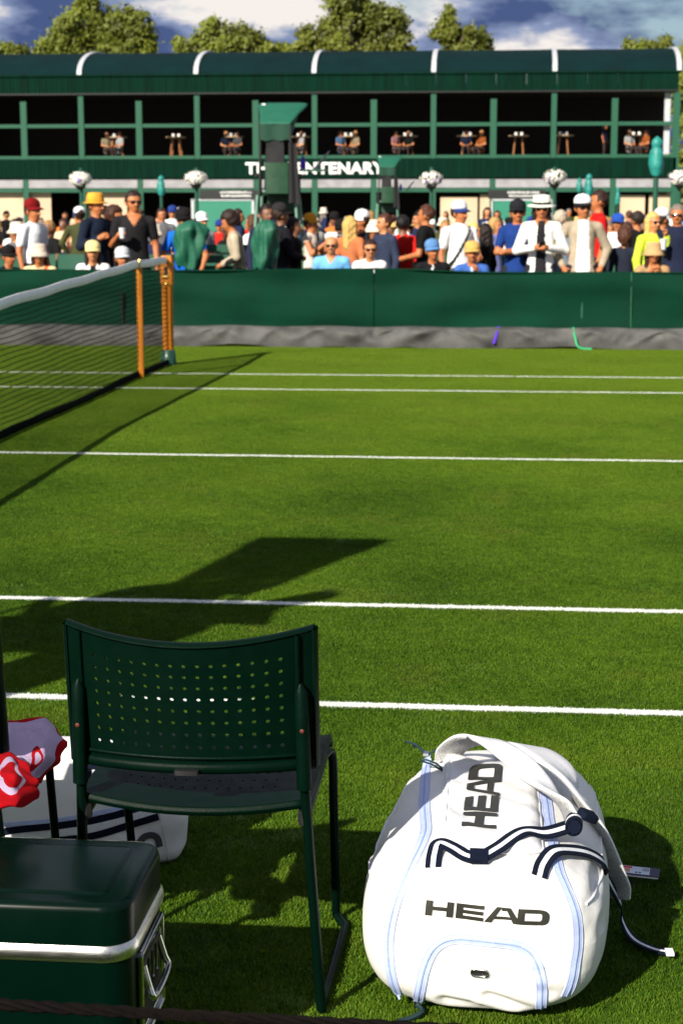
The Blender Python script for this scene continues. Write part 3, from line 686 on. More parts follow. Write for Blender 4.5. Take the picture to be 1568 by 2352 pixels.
# swing tag lying behind the bag
tg = thing('price_tag', 'small navy and white cardboard tag with red stripe beside the white bag', 'tag', (0, 0, 0))
c_ = at_z(1462, 2000, .03); tg.location = tuple(c_); tg.rotation_euler = (R(8), R(2), R(-7))
MB().box(-.050, .050, -.019, .019, 0, .0012).build('card', mat('navy_card', (.020, .018, .06), .35), tg)
MB().box(-.052, .048, -.021, .017, -.004, -.0026).build('back_card', WHITE, tg)
MB().box(-.048, .028, -.016, .016, .0013, .0018).build('label_patch', mat('label_paper', (.55, .62, .75), .5), tg)
MB().box(-.040, -.012, .006, .014, .0019, .0022).build('red_stripe', mat('label_red', (.65, .02, .02), .5), tg)
MB().box(-.040, -.016, -.010, .003, .0019, .0022).build('picture_patch', mat('label_orange', (.55, .22, .10), .5), tg)
for k in range(7): MB().box(.012 + k * .0021, .0128 + k * .0021, -.002, .012, .0019, .0022).build('barcode_bar', BLACK, tg)
for q in (-.004, .004): MB().box(q, q + .005, -.012, -.007, .0019, .0022).build('print_block', BLACK, tg)

# ---- second white bag behind the chairs
S2L = Vector((2.205, -1.275, 0)); S2A, S2B, S2C = .40, .134, .095
b2 = thing('sports_bag', 'white bag with two navy stripes lying behind the green chair', 'bag', tuple(S2L), 0)
def s2f(q): x, y, z = q; zz = (z - S2B) / (S2B * (1 + .10 * math.sin((x + .4) * 3.2))); return (abs(x / S2A) ** 12 + abs(zz) ** 7) ** .5 + abs(y / (S2C * (1 - .25 * max(0, zz)))) ** 3.4 - 1
def s2ray(o, d, t0, t1, n=60):
    lo = t0
    for t in np.linspace(t0, t1, n):
        if s2f(o + d * t) < 0: hi = t; break
        lo = t
    else: return None
    for _ in range(16):
        m = (lo + hi) / 2
        if s2f(o + d * m) < 0: hi = m
        else: lo = m
    return o + d * hi
def s2n(q):
    e = 1e-4; f0 = s2f(q); g = np.array([s2f(q + np.array(k) * e) - f0 for k in ((1, 0, 0), (0, 1, 0), (0, 0, 1))]); return g / (np.linalg.norm(g) + 1e-9)
def s2w(q): return .005 * bnoise(q[0] * .8, q[1] * 1.1, q[2] * 1.4) + .004 * math.sin(q[0] * 23 + q[2] * 40) * math.sin(q[2] * 25)
def s2surf(u, v):
    a = 2 * math.pi * u; b_ = math.pi * (v - .5); c_ = max(math.cos(b_), 0) ** .4
    d = np.array((S2A * math.copysign(abs(math.sin(b_)) ** .4, math.sin(b_)), S2C * math.cos(a) * c_, S2B * math.copysign(abs(math.sin(a)) ** .7, math.sin(a)) * c_)) * 2; o = np.array((0, 0, S2B)); lo, hi = 0., 1.
    for _ in range(22):
        m = (lo + hi) / 2
        if s2f(o + d * m) < 0: lo = m
        else: hi = m
    q = o + d * lo; q = q + s2n(q) * s2w(q); q[2] = max(.005, q[2]); return q
MB().grid(s2surf, 60, 70).build('bag_body', BAG_M, b2)
def s2hit(px, py, o=0.):
    d = ray(px, py); d = d / np.linalg.norm(d); q = s2ray(_cp - np.array(S2L), d, 3.2, 5.2, 200)
    if q is None: q = at_y(px, py, S2L.y - S2C) - np.array(S2L)
    n = s2n(q); return q + n * (s2w(q) + o), n
def band(name, P, w, m, o):
    pts = [s2hit(px, py, o) for px, py in spline(P, 10)]
    ribbon(MB(), [p_[0] for p_ in pts], [p_[1] for p_ in pts], w, .002, (-.5, 0, .5)).build(name, m, b2)
band('zip', [(-60, 1903), (20, 1893), (150, 1880), (250, 1862), (330, 1845)], .010, ZIP_M, .002)
band('navy_stripe', [(-60, 1917), (20, 1907), (150, 1893), (250, 1876), (360, 1843)], .017, NAVY_M, .003)
band('white_stripe', [(-60, 1937), (20, 1926), (150, 1910), (250, 1893), (362, 1859)], .018, WEBW_M, .0032)
band('navy_stripe', [(-60, 1957), (20, 1945), (150, 1928), (250, 1909), (364, 1874)], .017, NAVY_M, .0036)
band('grey_mark', [(318, 1938), (332, 1922), (350, 1918), (362, 1926), (367, 1945)], .016, mat('grey_print', (.06, .06, .066), .5), .003)
band('seam', [(365, 1842), (372, 1890), (384, 1940), (388, 1975)], .004, BAG2_M, .002)
hp_ = [s2hit(222, 1742, .006), s2hit(220, 1760, .008), s2hit(217, 1785, .008), s2hit(214, 1808, .006)]
ribbon(MB(), [q[0] for q in hp_], [q[1] for q in hp_], .036, .003, WEB, [0, 1, 0]).build('webbing_loop', WM, b2)
q = s2hit(222, 1758, .012); MB().box(-.03, .03, -.006, .006, -.008, .008).build('buckle', NAVY_M, b2, tuple(q[0]))

# ---- red and white towel over the seat of the second chair
tm = bpy.data.materials.new('red_white_towel'); tm.use_nodes = True; t = tm.node_tree; b = t.nodes['Principled BSDF']; Lk = t.links.new
b.inputs['Roughness'].default_value = .95; b.inputs['Specular IOR Level'].default_value = .1
uvn = N(t, 'ShaderNodeUVMap'); sxn = N(t, 'ShaderNodeSeparateXYZ'); Lk(uvn.outputs[0], sxn.inputs[0])
def mth(op, a, b_=None, c=None):
    n = N(t, 'ShaderNodeMath', operation=op)
    for i, q in enumerate((a, b_, c)):
        if q is None: continue
        if isinstance(q, (int, float)): n.inputs[i].default_value = q
        else: Lk(q, n.inputs[i])
    return n.outputs[0]
U, Vv = sxn.outputs[0], sxn.outputs[1]
inside = mth('MULTIPLY', mth('COMPARE', U, .30, .53), mth('COMPARE', Vv, .68, .27))
dx = mth('SUBTRACT', U, .48); dy = mth('MULTIPLY', mth('SUBTRACT', Vv, .19), 1.9); rr_ = mth('SQRT', mth('ADD', mth('MULTIPLY', dx, dx), mth('MULTIPLY', dy, dy)))
ring = mth('COMPARE', rr_, .20, .030)
dx2 = mth('SUBTRACT', U, .45); dy2 = mth('SUBTRACT', Vv, .56); r2_ = mth('SQRT', mth('ADD', mth('MULTIPLY', dx2, dx2), mth('MULTIPLY', dy2, dy2)))
ring2 = mth('COMPARE', r2_, .07, .022)
msk = mth('MAXIMUM', mth('MULTIPLY', inside, mth('SUBTRACT', 1., ring2)), ring)
mxn = N(t, 'ShaderNodeMix', data_type='RGBA'); mxn.inputs[6].default_value = (.68, .006, .014, 1); mxn.inputs[7].default_value = (.85, .66, .94, 1); Lk(msk, mxn.inputs[0]); Lk(mxn.outputs[2], b.inputs[0])
nzt = N(t, 'ShaderNodeTexNoise'); nzt.inputs['Scale'].default_value = 500; bpn = N(t, 'ShaderNodeBump'); bpn.inputs['Distance'].default_value = .003; Lk(nzt.outputs[0], bpn.inputs['Height']); Lk(bpn.outputs[0], b.inputs['Normal'])
tw = thing('towel', 'red and lavender white towel draped over the chair by the left edge', 'towel', (2.33, -1.95, .45))
TO = np.array((2.33, -1.95, .45))
def towel_sheet(name, D, u0, u1, v0, v1, seed):
    D = np.array(D) - TO; nr, nc = D.shape[:2]; nu, nv = 30, 30
    def fn(u, v):
        a = u * (nc - 1); i = min(int(a), nc - 2); f = a - i; b = v * (nr - 1); j = min(int(b), nr - 2); g = b - j
        f = f * f * (3 - 2 * f) * .5 + f * .5; g = g * g * (3 - 2 * g) * .5 + g * .5
        p = (D[j, i] * (1 - f) + D[j, i + 1] * f) * (1 - g) + (D[j + 1, i] * (1 - f) + D[j + 1, i + 1] * f) * g
        return p + np.array((.003 * math.sin(v * 19 + seed), 0, .003 * math.sin(u * 9 + v * 6 + seed) * math.sin(v * 8) + .003 * abs(math.sin(u * 7 - v * 12 + seed))))
    o = MB().grid(fn, nu, nv).build(name, tm, tw); uv = o.data.uv_layers.new(name='UVMap')
    for lp in o.data.loops:
        k = lp.vertex_index; uv.data[lp.index].uv = (u0 + (u1 - u0) * (k % (nu + 1)) / nu, v1 + (v0 - v1) * (k // (nu + 1)) / nv)
    m_ = o.modifiers.new('thick', 'SOLIDIFY'); m_.thickness = .007; m_.offset = -1
towel_sheet('towel_cloth', [[at_z(-40, 1668, .47), at_z(40, 1662, .475), at_z(98, 1656, .48), at_z(130, 1682, .472)], [at_z(-40, 1705, .475), at_z(50, 1690, .488), at_z(112, 1682, .488), at_z(153, 1714, .468)],
    [at_z(-30, 1770, .475), at_z(40, 1752, .49), at_z(95, 1745, .478), at_z(130, 1746, .45)], [at_z(-30, 1835, .46), at_z(20, 1822, .47), at_z(62, 1808, .455), at_z(84, 1800, .43)]], -.3, 1., .36, 1., 1)
towel_sheet('towel_fold', [[at_z(-40, 1745, .500), at_z(24, 1738, .506), at_z(46, 1748, .502)], [at_z(-40, 1800, .508), at_z(28, 1790, .514), at_z(82, 1800, .492)], [at_z(-40, 1862, .486), at_z(34, 1860, .484), at_z(80, 1830, .472)]], 0, 1, 0, .36, 4)

# ---- rope and low canvas on the near side
ROPE_M = mat('shaded_rope', (.0035, .002, .0016), .85, var=.4, scale=40, bump=.003, bscale=90, spec=.1)  # near-black colour carries the shade falling on the rope
rp = thing('rope', 'dark twisted rope across the bottom edge of the picture', 'rope', (CX, -3.0, 0))
def rpath(x): return np.array((x, 0, .464 - .012 * math.cos(x * 1.1) - .008 * x))
for k in range(3):
    pts = [rpath(x) + np.array((0, .0042 * math.cos(x * 62 + k * 2.094), .0042 * math.sin(x * 62 + k * 2.094))) for x in np.linspace(-1.6, 1.6, 420)]
    MB().tube(pts, .0046, 6).build('strand', ROPE_M, rp)
for x in (-1.6, 1.6): MB().lathe([(.05, 0), (.05, .02), (.016, .03), (.016, .52), (.024, .53), (.0, .55)], 14).build('rope_post', DGREEN, rp, (x, 0, -0.0))
nb_ = thing('near_barrier', 'dark green canvas edge below the rope at the bottom left', 'barrier', (2.2, -3.22, 0))
MB().grid(lambda u, v: (-1.2 + 2.1 * u, .012 * math.sin(u * 14), .02 + (.350 + .0 * u) * v), 40, 6).build('canvas_panel', CANVAS, nb_)
for x in (-1.1, .0, .9): MB().tube([(x, .02, 0), (x, .02, .36)], .014, 8).build('post', DGREEN, nb_)
# ================================================================== pavilion, trees, street furniture
BY = 75.
FGREEN = mat('fascia_green', (.0012, .019, .011), .85, var=.35, scale=1.2, stretch=(6, 1, .4), spec=.08); TRIMG = mat('trim_green', (.003, .080, .040), .65, var=.12)
ROOFM = mat('awning_teal', (.002, .015, .017), .9, var=.2, scale=.8, spec=.1); RIBM = mat('pale_rib', (.48, .50, .53), .5)
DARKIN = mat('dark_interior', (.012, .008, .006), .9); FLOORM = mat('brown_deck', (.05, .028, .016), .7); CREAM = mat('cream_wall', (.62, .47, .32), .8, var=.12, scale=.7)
PALEST = mat('pale_strip', (.30, .29, .31), .7, var=.2, scale=2)
bld = thing('pavilion', 'two-storey dark green pavilion with curved awning roof and cafe terrace', 'building', (0, BY, 0))
X0, X1 = -24.3, 10.9
cols = [5.46 + 5.40 * k - 5.40 * 5 for k in range(0, 7)]
cols = [-5.43 + 5.42 * k for k in range(-3, 3)] + [10.74]
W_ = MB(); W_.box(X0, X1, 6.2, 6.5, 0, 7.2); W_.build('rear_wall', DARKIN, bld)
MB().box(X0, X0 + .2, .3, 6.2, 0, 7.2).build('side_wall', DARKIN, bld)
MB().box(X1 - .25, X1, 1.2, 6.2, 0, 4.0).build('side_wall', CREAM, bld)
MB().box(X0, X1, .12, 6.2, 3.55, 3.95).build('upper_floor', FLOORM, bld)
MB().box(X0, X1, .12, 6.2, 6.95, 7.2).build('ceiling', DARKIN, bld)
def panels(z0, z1, y, name):
    x = X0
    while x < X1 - .1:
        w = min(1.355, X1 - x)
        m = MB(); m.box(x + .004, x + w - .004, y, y + .1, z0, z1)
        for k in range(1, 8): m.box(x + w * k / 8 - .018, x + w * k / 8 + .018, y - .02, y + .002, z0 + .01, z1 - .01)
        m.build(name, FGREEN, bld); x += w
panels(6.90, 7.66, -.12, 'fascia_panel'); panels(3.06, 3.93, -.10, 'sign_band_panel')
MB().box(X0, X1, -.16, .1, 6.84, 6.90).build('fascia_shadow_strip', BLACK, bld)  # solid black strip drawn as the shadow line below the fascia
MB().box(X0, X1 + .05, -.2, .12, 7.66, 7.74).build('gutter', FGREEN, bld)
for i in range(-4, 3):                                            # awning sheets between the ribs
    xa, xb = -5.43 + 5.42 * i, -5.43 + 5.42 * (i + 1)
    if i == 2: xb = X1
    xa = max(xa, X0)
    def aw(u, v):
        w = v * 1.5
        return (xa + .03 + (xb - xa - .06) * u, -.15 + 5.2 * (1 - math.cos(w)), 7.72 + 1.36 * math.sin(w) - .02 * math.sin(math.pi * u))
    MB().grid(aw, 8, 12).build('awning_sheet', ROOFM, bld)
for x in [-5.43 + 5.42 * i for i in range(-3, 3)] + [X1]:
    pts = [(x, -.19 + 5.22 * (1 - math.cos(w)), 7.73 + 1.385 * math.sin(w)) for w in np.linspace(0, 1.5, 18)]
    ribbon(MB(), pts, [(0, -math.cos(w), math.sin(w)) for w in np.linspace(0, 1.5, 18)], .21, .06, (-.5, 0, .5), None, 1).build('awning_rib', RIBM, bld)
MB().grid(lambda u, v: (X1 + .02, -.15 + 5.2 * (1 - math.cos(v * 1.5)) * (1 - u) + 5.2 * u, 7.72 + 1.36 * math.sin(v * 1.5)), 4, 10).build('awning_end', ROOFM, bld)
mull = [-5.43 + 2.71 * k for k in range(-7, 7)]
for k, x in enumerate(mull):
    big = (k - 7) % 2 == 0
    if x > X1: continue
    MB().box(x - (.12 if big else .14), x + (.12 if big else .14), -.06, .14, 3.93, 6.84 if big else 6.55).build('post', TRIMG, bld)
    MB().box(x - .13, x + .13, -.02, .2, 0, 3.06).build('lower_post', TRIMG, bld)
for a, b in zip(mull, mull[1:] + [X1 - .1]):
    if a > X1: continue
    b = min(b, X1 - .12)
    MB().box(a + .14, b - .14, -.03, .09, 5.36, 5.52).build('mid_rail', TRIMG, bld)
    MB().box(a + .14, b - .14, -.05, .12, 3.94, 4.08).build('sill_rail', TRIMG, bld)
    MB().box(a + .14, b - .14, .0, .12, 2.62, 3.0).build('pale_strip', PALEST, bld)
    MB().box(a + .14, b - .14, -.06, .14, 2.42, 2.60).build('lower_beam', TRIMG, bld)
MB().box(X1 - .12, X1 + .1, -.1, .2, 0, 6.84).build('corner_post', TRIMG, bld)
MB().box(X1 - .55, X1 - .3, .3, .45, 3.95, 6.8).build('pale_frame', RIBM, bld)
# lettering on the band
def text_mesh(name, body, size, x, z, y, m, parent, bold=.02, width=None):
    cu = bpy.data.curves.new(name, 'FONT'); cu.body = body; cu.size = size; cu.extrude = .03; cu.offset = bold; cu.space_character = 1.06
    o = bpy.data.objects.new(name, cu); COL.objects.link(o); dg = bpy.context.evaluated_depsgraph_get()
    me = bpy.data.meshes.new_from_object(o.evaluated_get(dg)); bpy.data.objects.remove(o)
    xs = [v.co.x for v in me.vertices]; k = (width / (max(xs) - min(xs))) if width else 1
    for v in me.vertices: v.co.x = (v.co.x - min(xs)) * k
    me.materials.clear(); me.materials.append(m)
    q = bpy.data.objects.new(name, me); COL.objects.link(q); q.rotation_euler = (R(90), 0, 0); q.location = (x, y, z); q.parent = parent; return q
LETM = mat('sign_white', (.85, .85, .84), .4, var=.03)
xt0, xt1 = at_y(565, 386, BY)[0], at_y(884, 386, BY)[0]
text_mesh('lettering', 'THE CENTENARY', .70, xt0, 3.26, -.16, LETM, bld, .028, xt1 - xt0)
# ground floor: lit cream walls, dark openings, boards and name plates
def panel(x0, x1, y0, y1, Y, name, m, th=.05, parent=bld):
    a = at_y(x0, y1, BY + Y); b = at_y(x1, y0, BY + Y)
    return MB().box(a[0], b[0], Y - th, Y, max(0, a[2]), b[2]).build(name, m, parent)
for x0, x1, y0 in ((-80, 118, 440), (205, 292, 440), (1010, 1096, 452), (1100, 1128, 446), (1540 - 120, 1480, 448), (1486, 1540, 448)):
    panel(x0, x1, y0, 560, .35, 'cream_wall', CREAM)
BOARD = mat('notice_green', (.020, .20, .125), .5, var=.06)
for x0, x1 in ((447, 578), (1132, 1262)):
    bo = panel(x0, x1, 460, 545, -.3, 'notice_board', BOARD); panel(x0 - 4, x1 + 4, 457, 461, -.32, 'board_edge', RIBM, .06, bld)
    panel(x0 - 6, x0 - 1, 457, 545, -.32, 'board_edge', RIBM, .06, bld); panel(x1 + 1, x1 + 6, 457, 545, -.32, 'board_edge', RIBM, .06, bld)
rn = random.Random(5)
for x0, x1, y0, y1 in ((505, 580, 436, 458), (1165, 1240, 436, 456)):
    panel(x0 - 45, x1 + 12, y0, y1, -.34, 'name_plate', BLACK)
    for row in (0, 1):
        xx = x0 + row * 3
        while xx < x1 - 3:
            w = rn.uniform(.9, 2.4); hh0 = rn.choice((0, 0, 1.6)); panel(xx, xx + w, y0 + 3.2 + row * 8 + hh0, y0 + 8 + row * 8, -.40, 'plate_letter', LETM, .02); xx += w + rn.uniform(.8, 1.6)
# tables and cafe furniture are separate things
TABLEW = mat('table_wood', (.32, .13, .05), .5, var=.2)
def cafe_table(x, y, label):
    t = thing('cafe_table', label, 'table', (x, y, 3.95), 0, 'cafe tables on the upper terrace')
    MB().lathe([(.0, .98), (.46, .98), (.48, 1.0), (.48, 1.03), (0, 1.03)], 20).build('table_top', mat('pale_top', (.62, .45, .30), .4), t)
    for k in range(4):
        w = math.pi / 4 + k * math.pi / 2; MB().tube([(.34 * math.cos(w), .34 * math.sin(w), 0), (.22 * math.cos(w), .22 * math.sin(w), .98)], .035, 6).build('leg', TABLEW, t)
    for q in (-.12, .14): MB().lathe([(0, 1.03), (.06, 1.03), (.075, 1.17), (.06, 1.17), (0, 1.06)], 10).build('cup', WHITE, t, (q, 0, 0))
    return t
TABX = [(270, 'left of the second post'), (403, 'with nobody at it, third bay from left'), (537, 'left of the tall umpire chair'), (690, 'just right of the tall umpire chair'), (800, 'above the lettered band, with two people'), (935, 'right of the lettering'), (1072, 'beside the person in orange'), (1190, 'with nobody at it, on the right half'), (1292, 'behind the sixth big post'), (1460, 'near the right end with seated people')]
for i, (px, wh) in enumerate(TABX): cafe_table(at_y(px, 330, BY + 1.0)[0], BY + .95 + .25 * (i % 2), 'round wooden cafe table on upper terrace, ' + wh)

# ---- trees behind the pavilion
LEAFM = [mat('leaves_a', (.150, .178, .013), .6, var=.4, scale=.6, transl=.2), mat('leaves_b', (.130, .150, .013), .6, var=.4, scale=.6, transl=.2)]
BARK = mat('bark', (.06, .045, .03), .9, var=.3, scale=3, bump=.02, bscale=6)
def tree(name, label, Y, seed, lm, lobes_px):
    """lobes given as seen from the court: (px, py, radius px)"""
    rg = np.random.default_rng(seed); k_ = (Y - CY) / FPX
    cx = at_y(float(np.mean([l[0] for l in lobes_px])), 120, Y)[0]
    t = thing(name, label, 'tree', (cx, Y, 0), 0, 'trees behind the pavilion')
    lobes = []; tr = MB(); ztop = max(at_y(l[0], l[1], Y)[2] for l in lobes_px)
    tr.tube([(0, 0, 0), (.1, 0, ztop * .3), (-.1, .1, ztop * .6), (.05, 0, ztop * .85)], [.45, .36, .24, .08], 9)
    for px, py, pr in lobes_px:
        q = at_y(px, py, Y); lr = pr * k_ * .82; ly = rg.uniform(-.6, .6) * lr; lobes.append((q[0] - cx, ly, q[2], lr))
        tr.tube([(0, 0, max(ztop * .3, q[2] - lr * 2.4)), ((q[0] - cx) * .55, ly * .5, q[2] - lr * 1.1), (q[0] - cx, ly, q[2])], [.2, .12, .04], 6)
    lo = min(l[2] for l in lobes)
    tr.build('trunk', BARK, t); V = []
    for lx, ly, lz, lr in lobes:
        nsub = int(10 + lr * 10); sub = rg.normal(size=(nsub, 3)); sub = sub / np.linalg.norm(sub, axis=1)[:, None] * rg.uniform(.15, 1.25, (nsub, 1)) ** .7
        for s_ in sub:
            rr = min(lr * .55, rg.uniform(.2, .62)); c_ = np.array((lx, ly, lz)) + s_ * lr * np.array((1, 1, .9)); m_ = int(95 * rr / .4)
            pts = rg.normal(size=(m_, 3)) * rr * .52 + c_
            q = rg.normal(size=(m_, 3)) * .8 + s_ * .8 + np.array((0, -.5, .5)); q /= np.linalg.norm(q, axis=1)[:, None]
            a = np.cross(q, rg.normal(size=(m_, 3))); a /= np.linalg.norm(a, axis=1)[:, None]; b = np.cross(q, a); sz = rg.uniform(.07, .17, (m_, 1))
            V.append(np.stack([pts - a * sz, pts - b * sz * .6, pts + a * sz, pts + b * sz * .6], 1))
    V = np.concatenate(V); F = np.arange(len(V) * 4).reshape(-1, 4)
    me = bpy.data.meshes.new('crown'); me.from_pydata(V.reshape(-1, 3).tolist(), [], F.tolist()); me.materials.append(LEAFM[lm])
    o = bpy.data.objects.new('crown', me); COL.objects.link(o); o.parent = t; return t
tree('broadleaf_tree', 'broad light green tree on the left behind the awning roof', 98, 1, 0, [(215, 25, 40), (250, 62, 50), (180, 70, 44), (305, 52, 42), (145, 92, 34), (330, 95, 36), (225, 105, 60), (110, 112, 28), (290, 115, 50), (345, 120, 28), (165, 125, 40), (158, 55, 14), (200, -5, 22)])
tree('broadleaf_tree', 'low rounded tree between the left and centre trees behind the roof', 102, 2, 0, [(485, 62, 22), (500, 90, 40), (540, 82, 38), (420, 112, 22), (410, 95, 12), (450, 105, 26), (580, 108, 38), (620, 118, 28), (530, 120, 50), (660, 122, 22), (470, 124, 26)])
tree('broadleaf_tree', 'tallest tree behind the roof, its crown cut by the top edge', 100, 3, 1, [(790, 15, 50), (840, 30, 44), (760, 60, 44), (815, 75, 60), (900, 45, 34), (880, 85, 50), (915, 105, 36), (725, 95, 40), (700, 88, 22), (770, 115, 50), (690, 118, 26), (850, 120, 50), (800, -20, 50), (940, 122, 16)])
tree('broadleaf_tree', 'thin open tree standing alone right of centre behind the roof', 104, 4, 1, [(1030, 48, 26), (1018, 78, 26), (1045, 75, 20), (1095, 85, 26), (1085, 108, 28), (1110, 110, 22), (1040, 112, 20), (1060, 122, 22), (1000, 80, 12), (1075, 72, 12)])
tree('broadleaf_tree', 'small tree top at the right end of the pavilion roof', 101, 5, 0, [(1450, 112, 20), (1480, 108, 20), (1512, 108, 26), (1530, 120, 26), (1465, 122, 22)])
tree('broadleaf_tree', 'dense tree at the right edge beyond the pavilion corner', 92, 6, 0, [(1560, 150, 30), (1590, 130, 40), (1575, 190, 40), (1620, 170, 50), (1580, 240, 50), (1600, 310, 55), (1580, 380, 50), (1595, 450, 50)])
tree('broadleaf_tree', 'small round tree at the far left edge behind the roof', 106, 7, 0, [(35, 115, 26), (10, 122, 24), (60, 122, 18), (-20, 118, 26)])

# ---- hanging flower baskets on posts
PETW = mat('white_petals', (.85, .82, .74), .7, var=.1); PETP = mat('purple_petals', (.20, .09, .50), .7, var=.2); LEAFD = mat('basket_leaves', (.02, .06, .012), .7, var=.3)
for px, py, seed, pw, wh in ((185, 415, 1, .15, 'left of the yellow straw hat'), (450, 413, 2, .0, 'above the left notice board'), (990, 414, 3, .3, 'right of the lettered band'), (1273, 410, 4, .4, 'above the white fedora'), (1560, 412, 5, .25, 'cut by the right edge')):
    c = at_y(px, py, 50); rg = np.random.default_rng(seed)
    t = thing('flower_basket', 'white and purple flower basket on a green post, ' + wh, 'flower basket', (c[0], 50, 0), 0, 'flower baskets before the pavilion')
    MB().tube([(0, .12, 0), (0, .12, 2.9)], .06, 8).build('post', DGREEN, t)
    MB().lathe([(0, -.30), (.08, -.29), (.16, -.2), (.20, -.1), (0, -.1)], 14, (0, 0, c[2])).build('basket', BLACK, t)
    for nm, m, n, frac in (('foliage', LEAFD, 120, 1), ('white_flowers', PETW, int(340 * (1 - pw * .6)), 1), ('purple_flowers', PETP, int(90 * pw) + 8, .7)):
        mb = MB()
        for k in range(n):
            d = rg.normal(size=3); d /= np.linalg.norm(d); d[2] = d[2] * .8
            if nm == 'purple_flowers': d[2] = -abs(d[2]) * .8; d[1] = -abs(d[1])
            p_ = d * np.array((.33, .3, .27)) * (rg.uniform(.5, .8) if nm == 'foliage' else rg.uniform(.85, 1.15)); a = np.cross(d, rg.normal(size=3)); a /= np.linalg.norm(a); b_ = np.cross(d, a); s_ = rg.uniform(.03, .06)
            p_ = p_ + np.array((0, 0, c[2] + .05))
            mb.add([p_ - a * s_, p_ - b_ * s_ + d * .01, p_ + a * s_, p_ + b_ * s_ + d * .01], [(0, 1, 2, 3)])
        mb.build(nm, m, t)['kind'] = 'stuff'

# ---- poles with teal covered heads
TEAL = mat('teal_cover', (.012, .22, .19), .5, var=.2, scale=6, bump=.01, bscale=20)
def covered_pole(px, pt, pb, w, Y, label):
    c = at_y(px, pt, Y); lo = at_y(px, pb, Y)[2]; hw = w / 2 * (Y + 5) / FPX
    t = thing('covered_pole', label, 'pole', (c[0], Y, 0))
    MB().tube([(0, 0, 0), (0, 0, c[2] - .05)], hw * .35, 8).build('pole', DGREEN, t)
    H = c[2] - lo; rg = random.Random(int(px)); ph = rg.random() * 6
    def fn(u, v):
        a = 2 * math.pi * u; prof = np.interp(v, [0, .1, .22, .3, .4, .75, .95, 1], [.0, .62, .72, .5, .8, 1, .8, .72]) * hw
        return (prof * math.cos(a) * (1 + .12 * math.sin(3 * a + ph + v * 6)), prof * math.sin(a), c[2] - H * v + .02 * math.sin(a * 2 + ph) * v)
    MB().grid(fn, 24, 18).build('cover', TEAL, t)
covered_pole(1508, 312, 402, 34, 34, 'tall pole with a large teal fabric cover near the right edge')
covered_pole(370, 402, 448, 20, 40, 'slim pole with a small teal cover left of the notice board')
covered_pole(1352, 398, 448, 20, 40, 'pole with a teal covered head right of the white fedora')
covered_pole(1330, 408, 440, 14, 42, 'shorter teal covered pole beside the taller one behind the crowd')
covered_pole(1418, 428, 470, 12, 44, 'thin green covered pole between two spectators on the right')
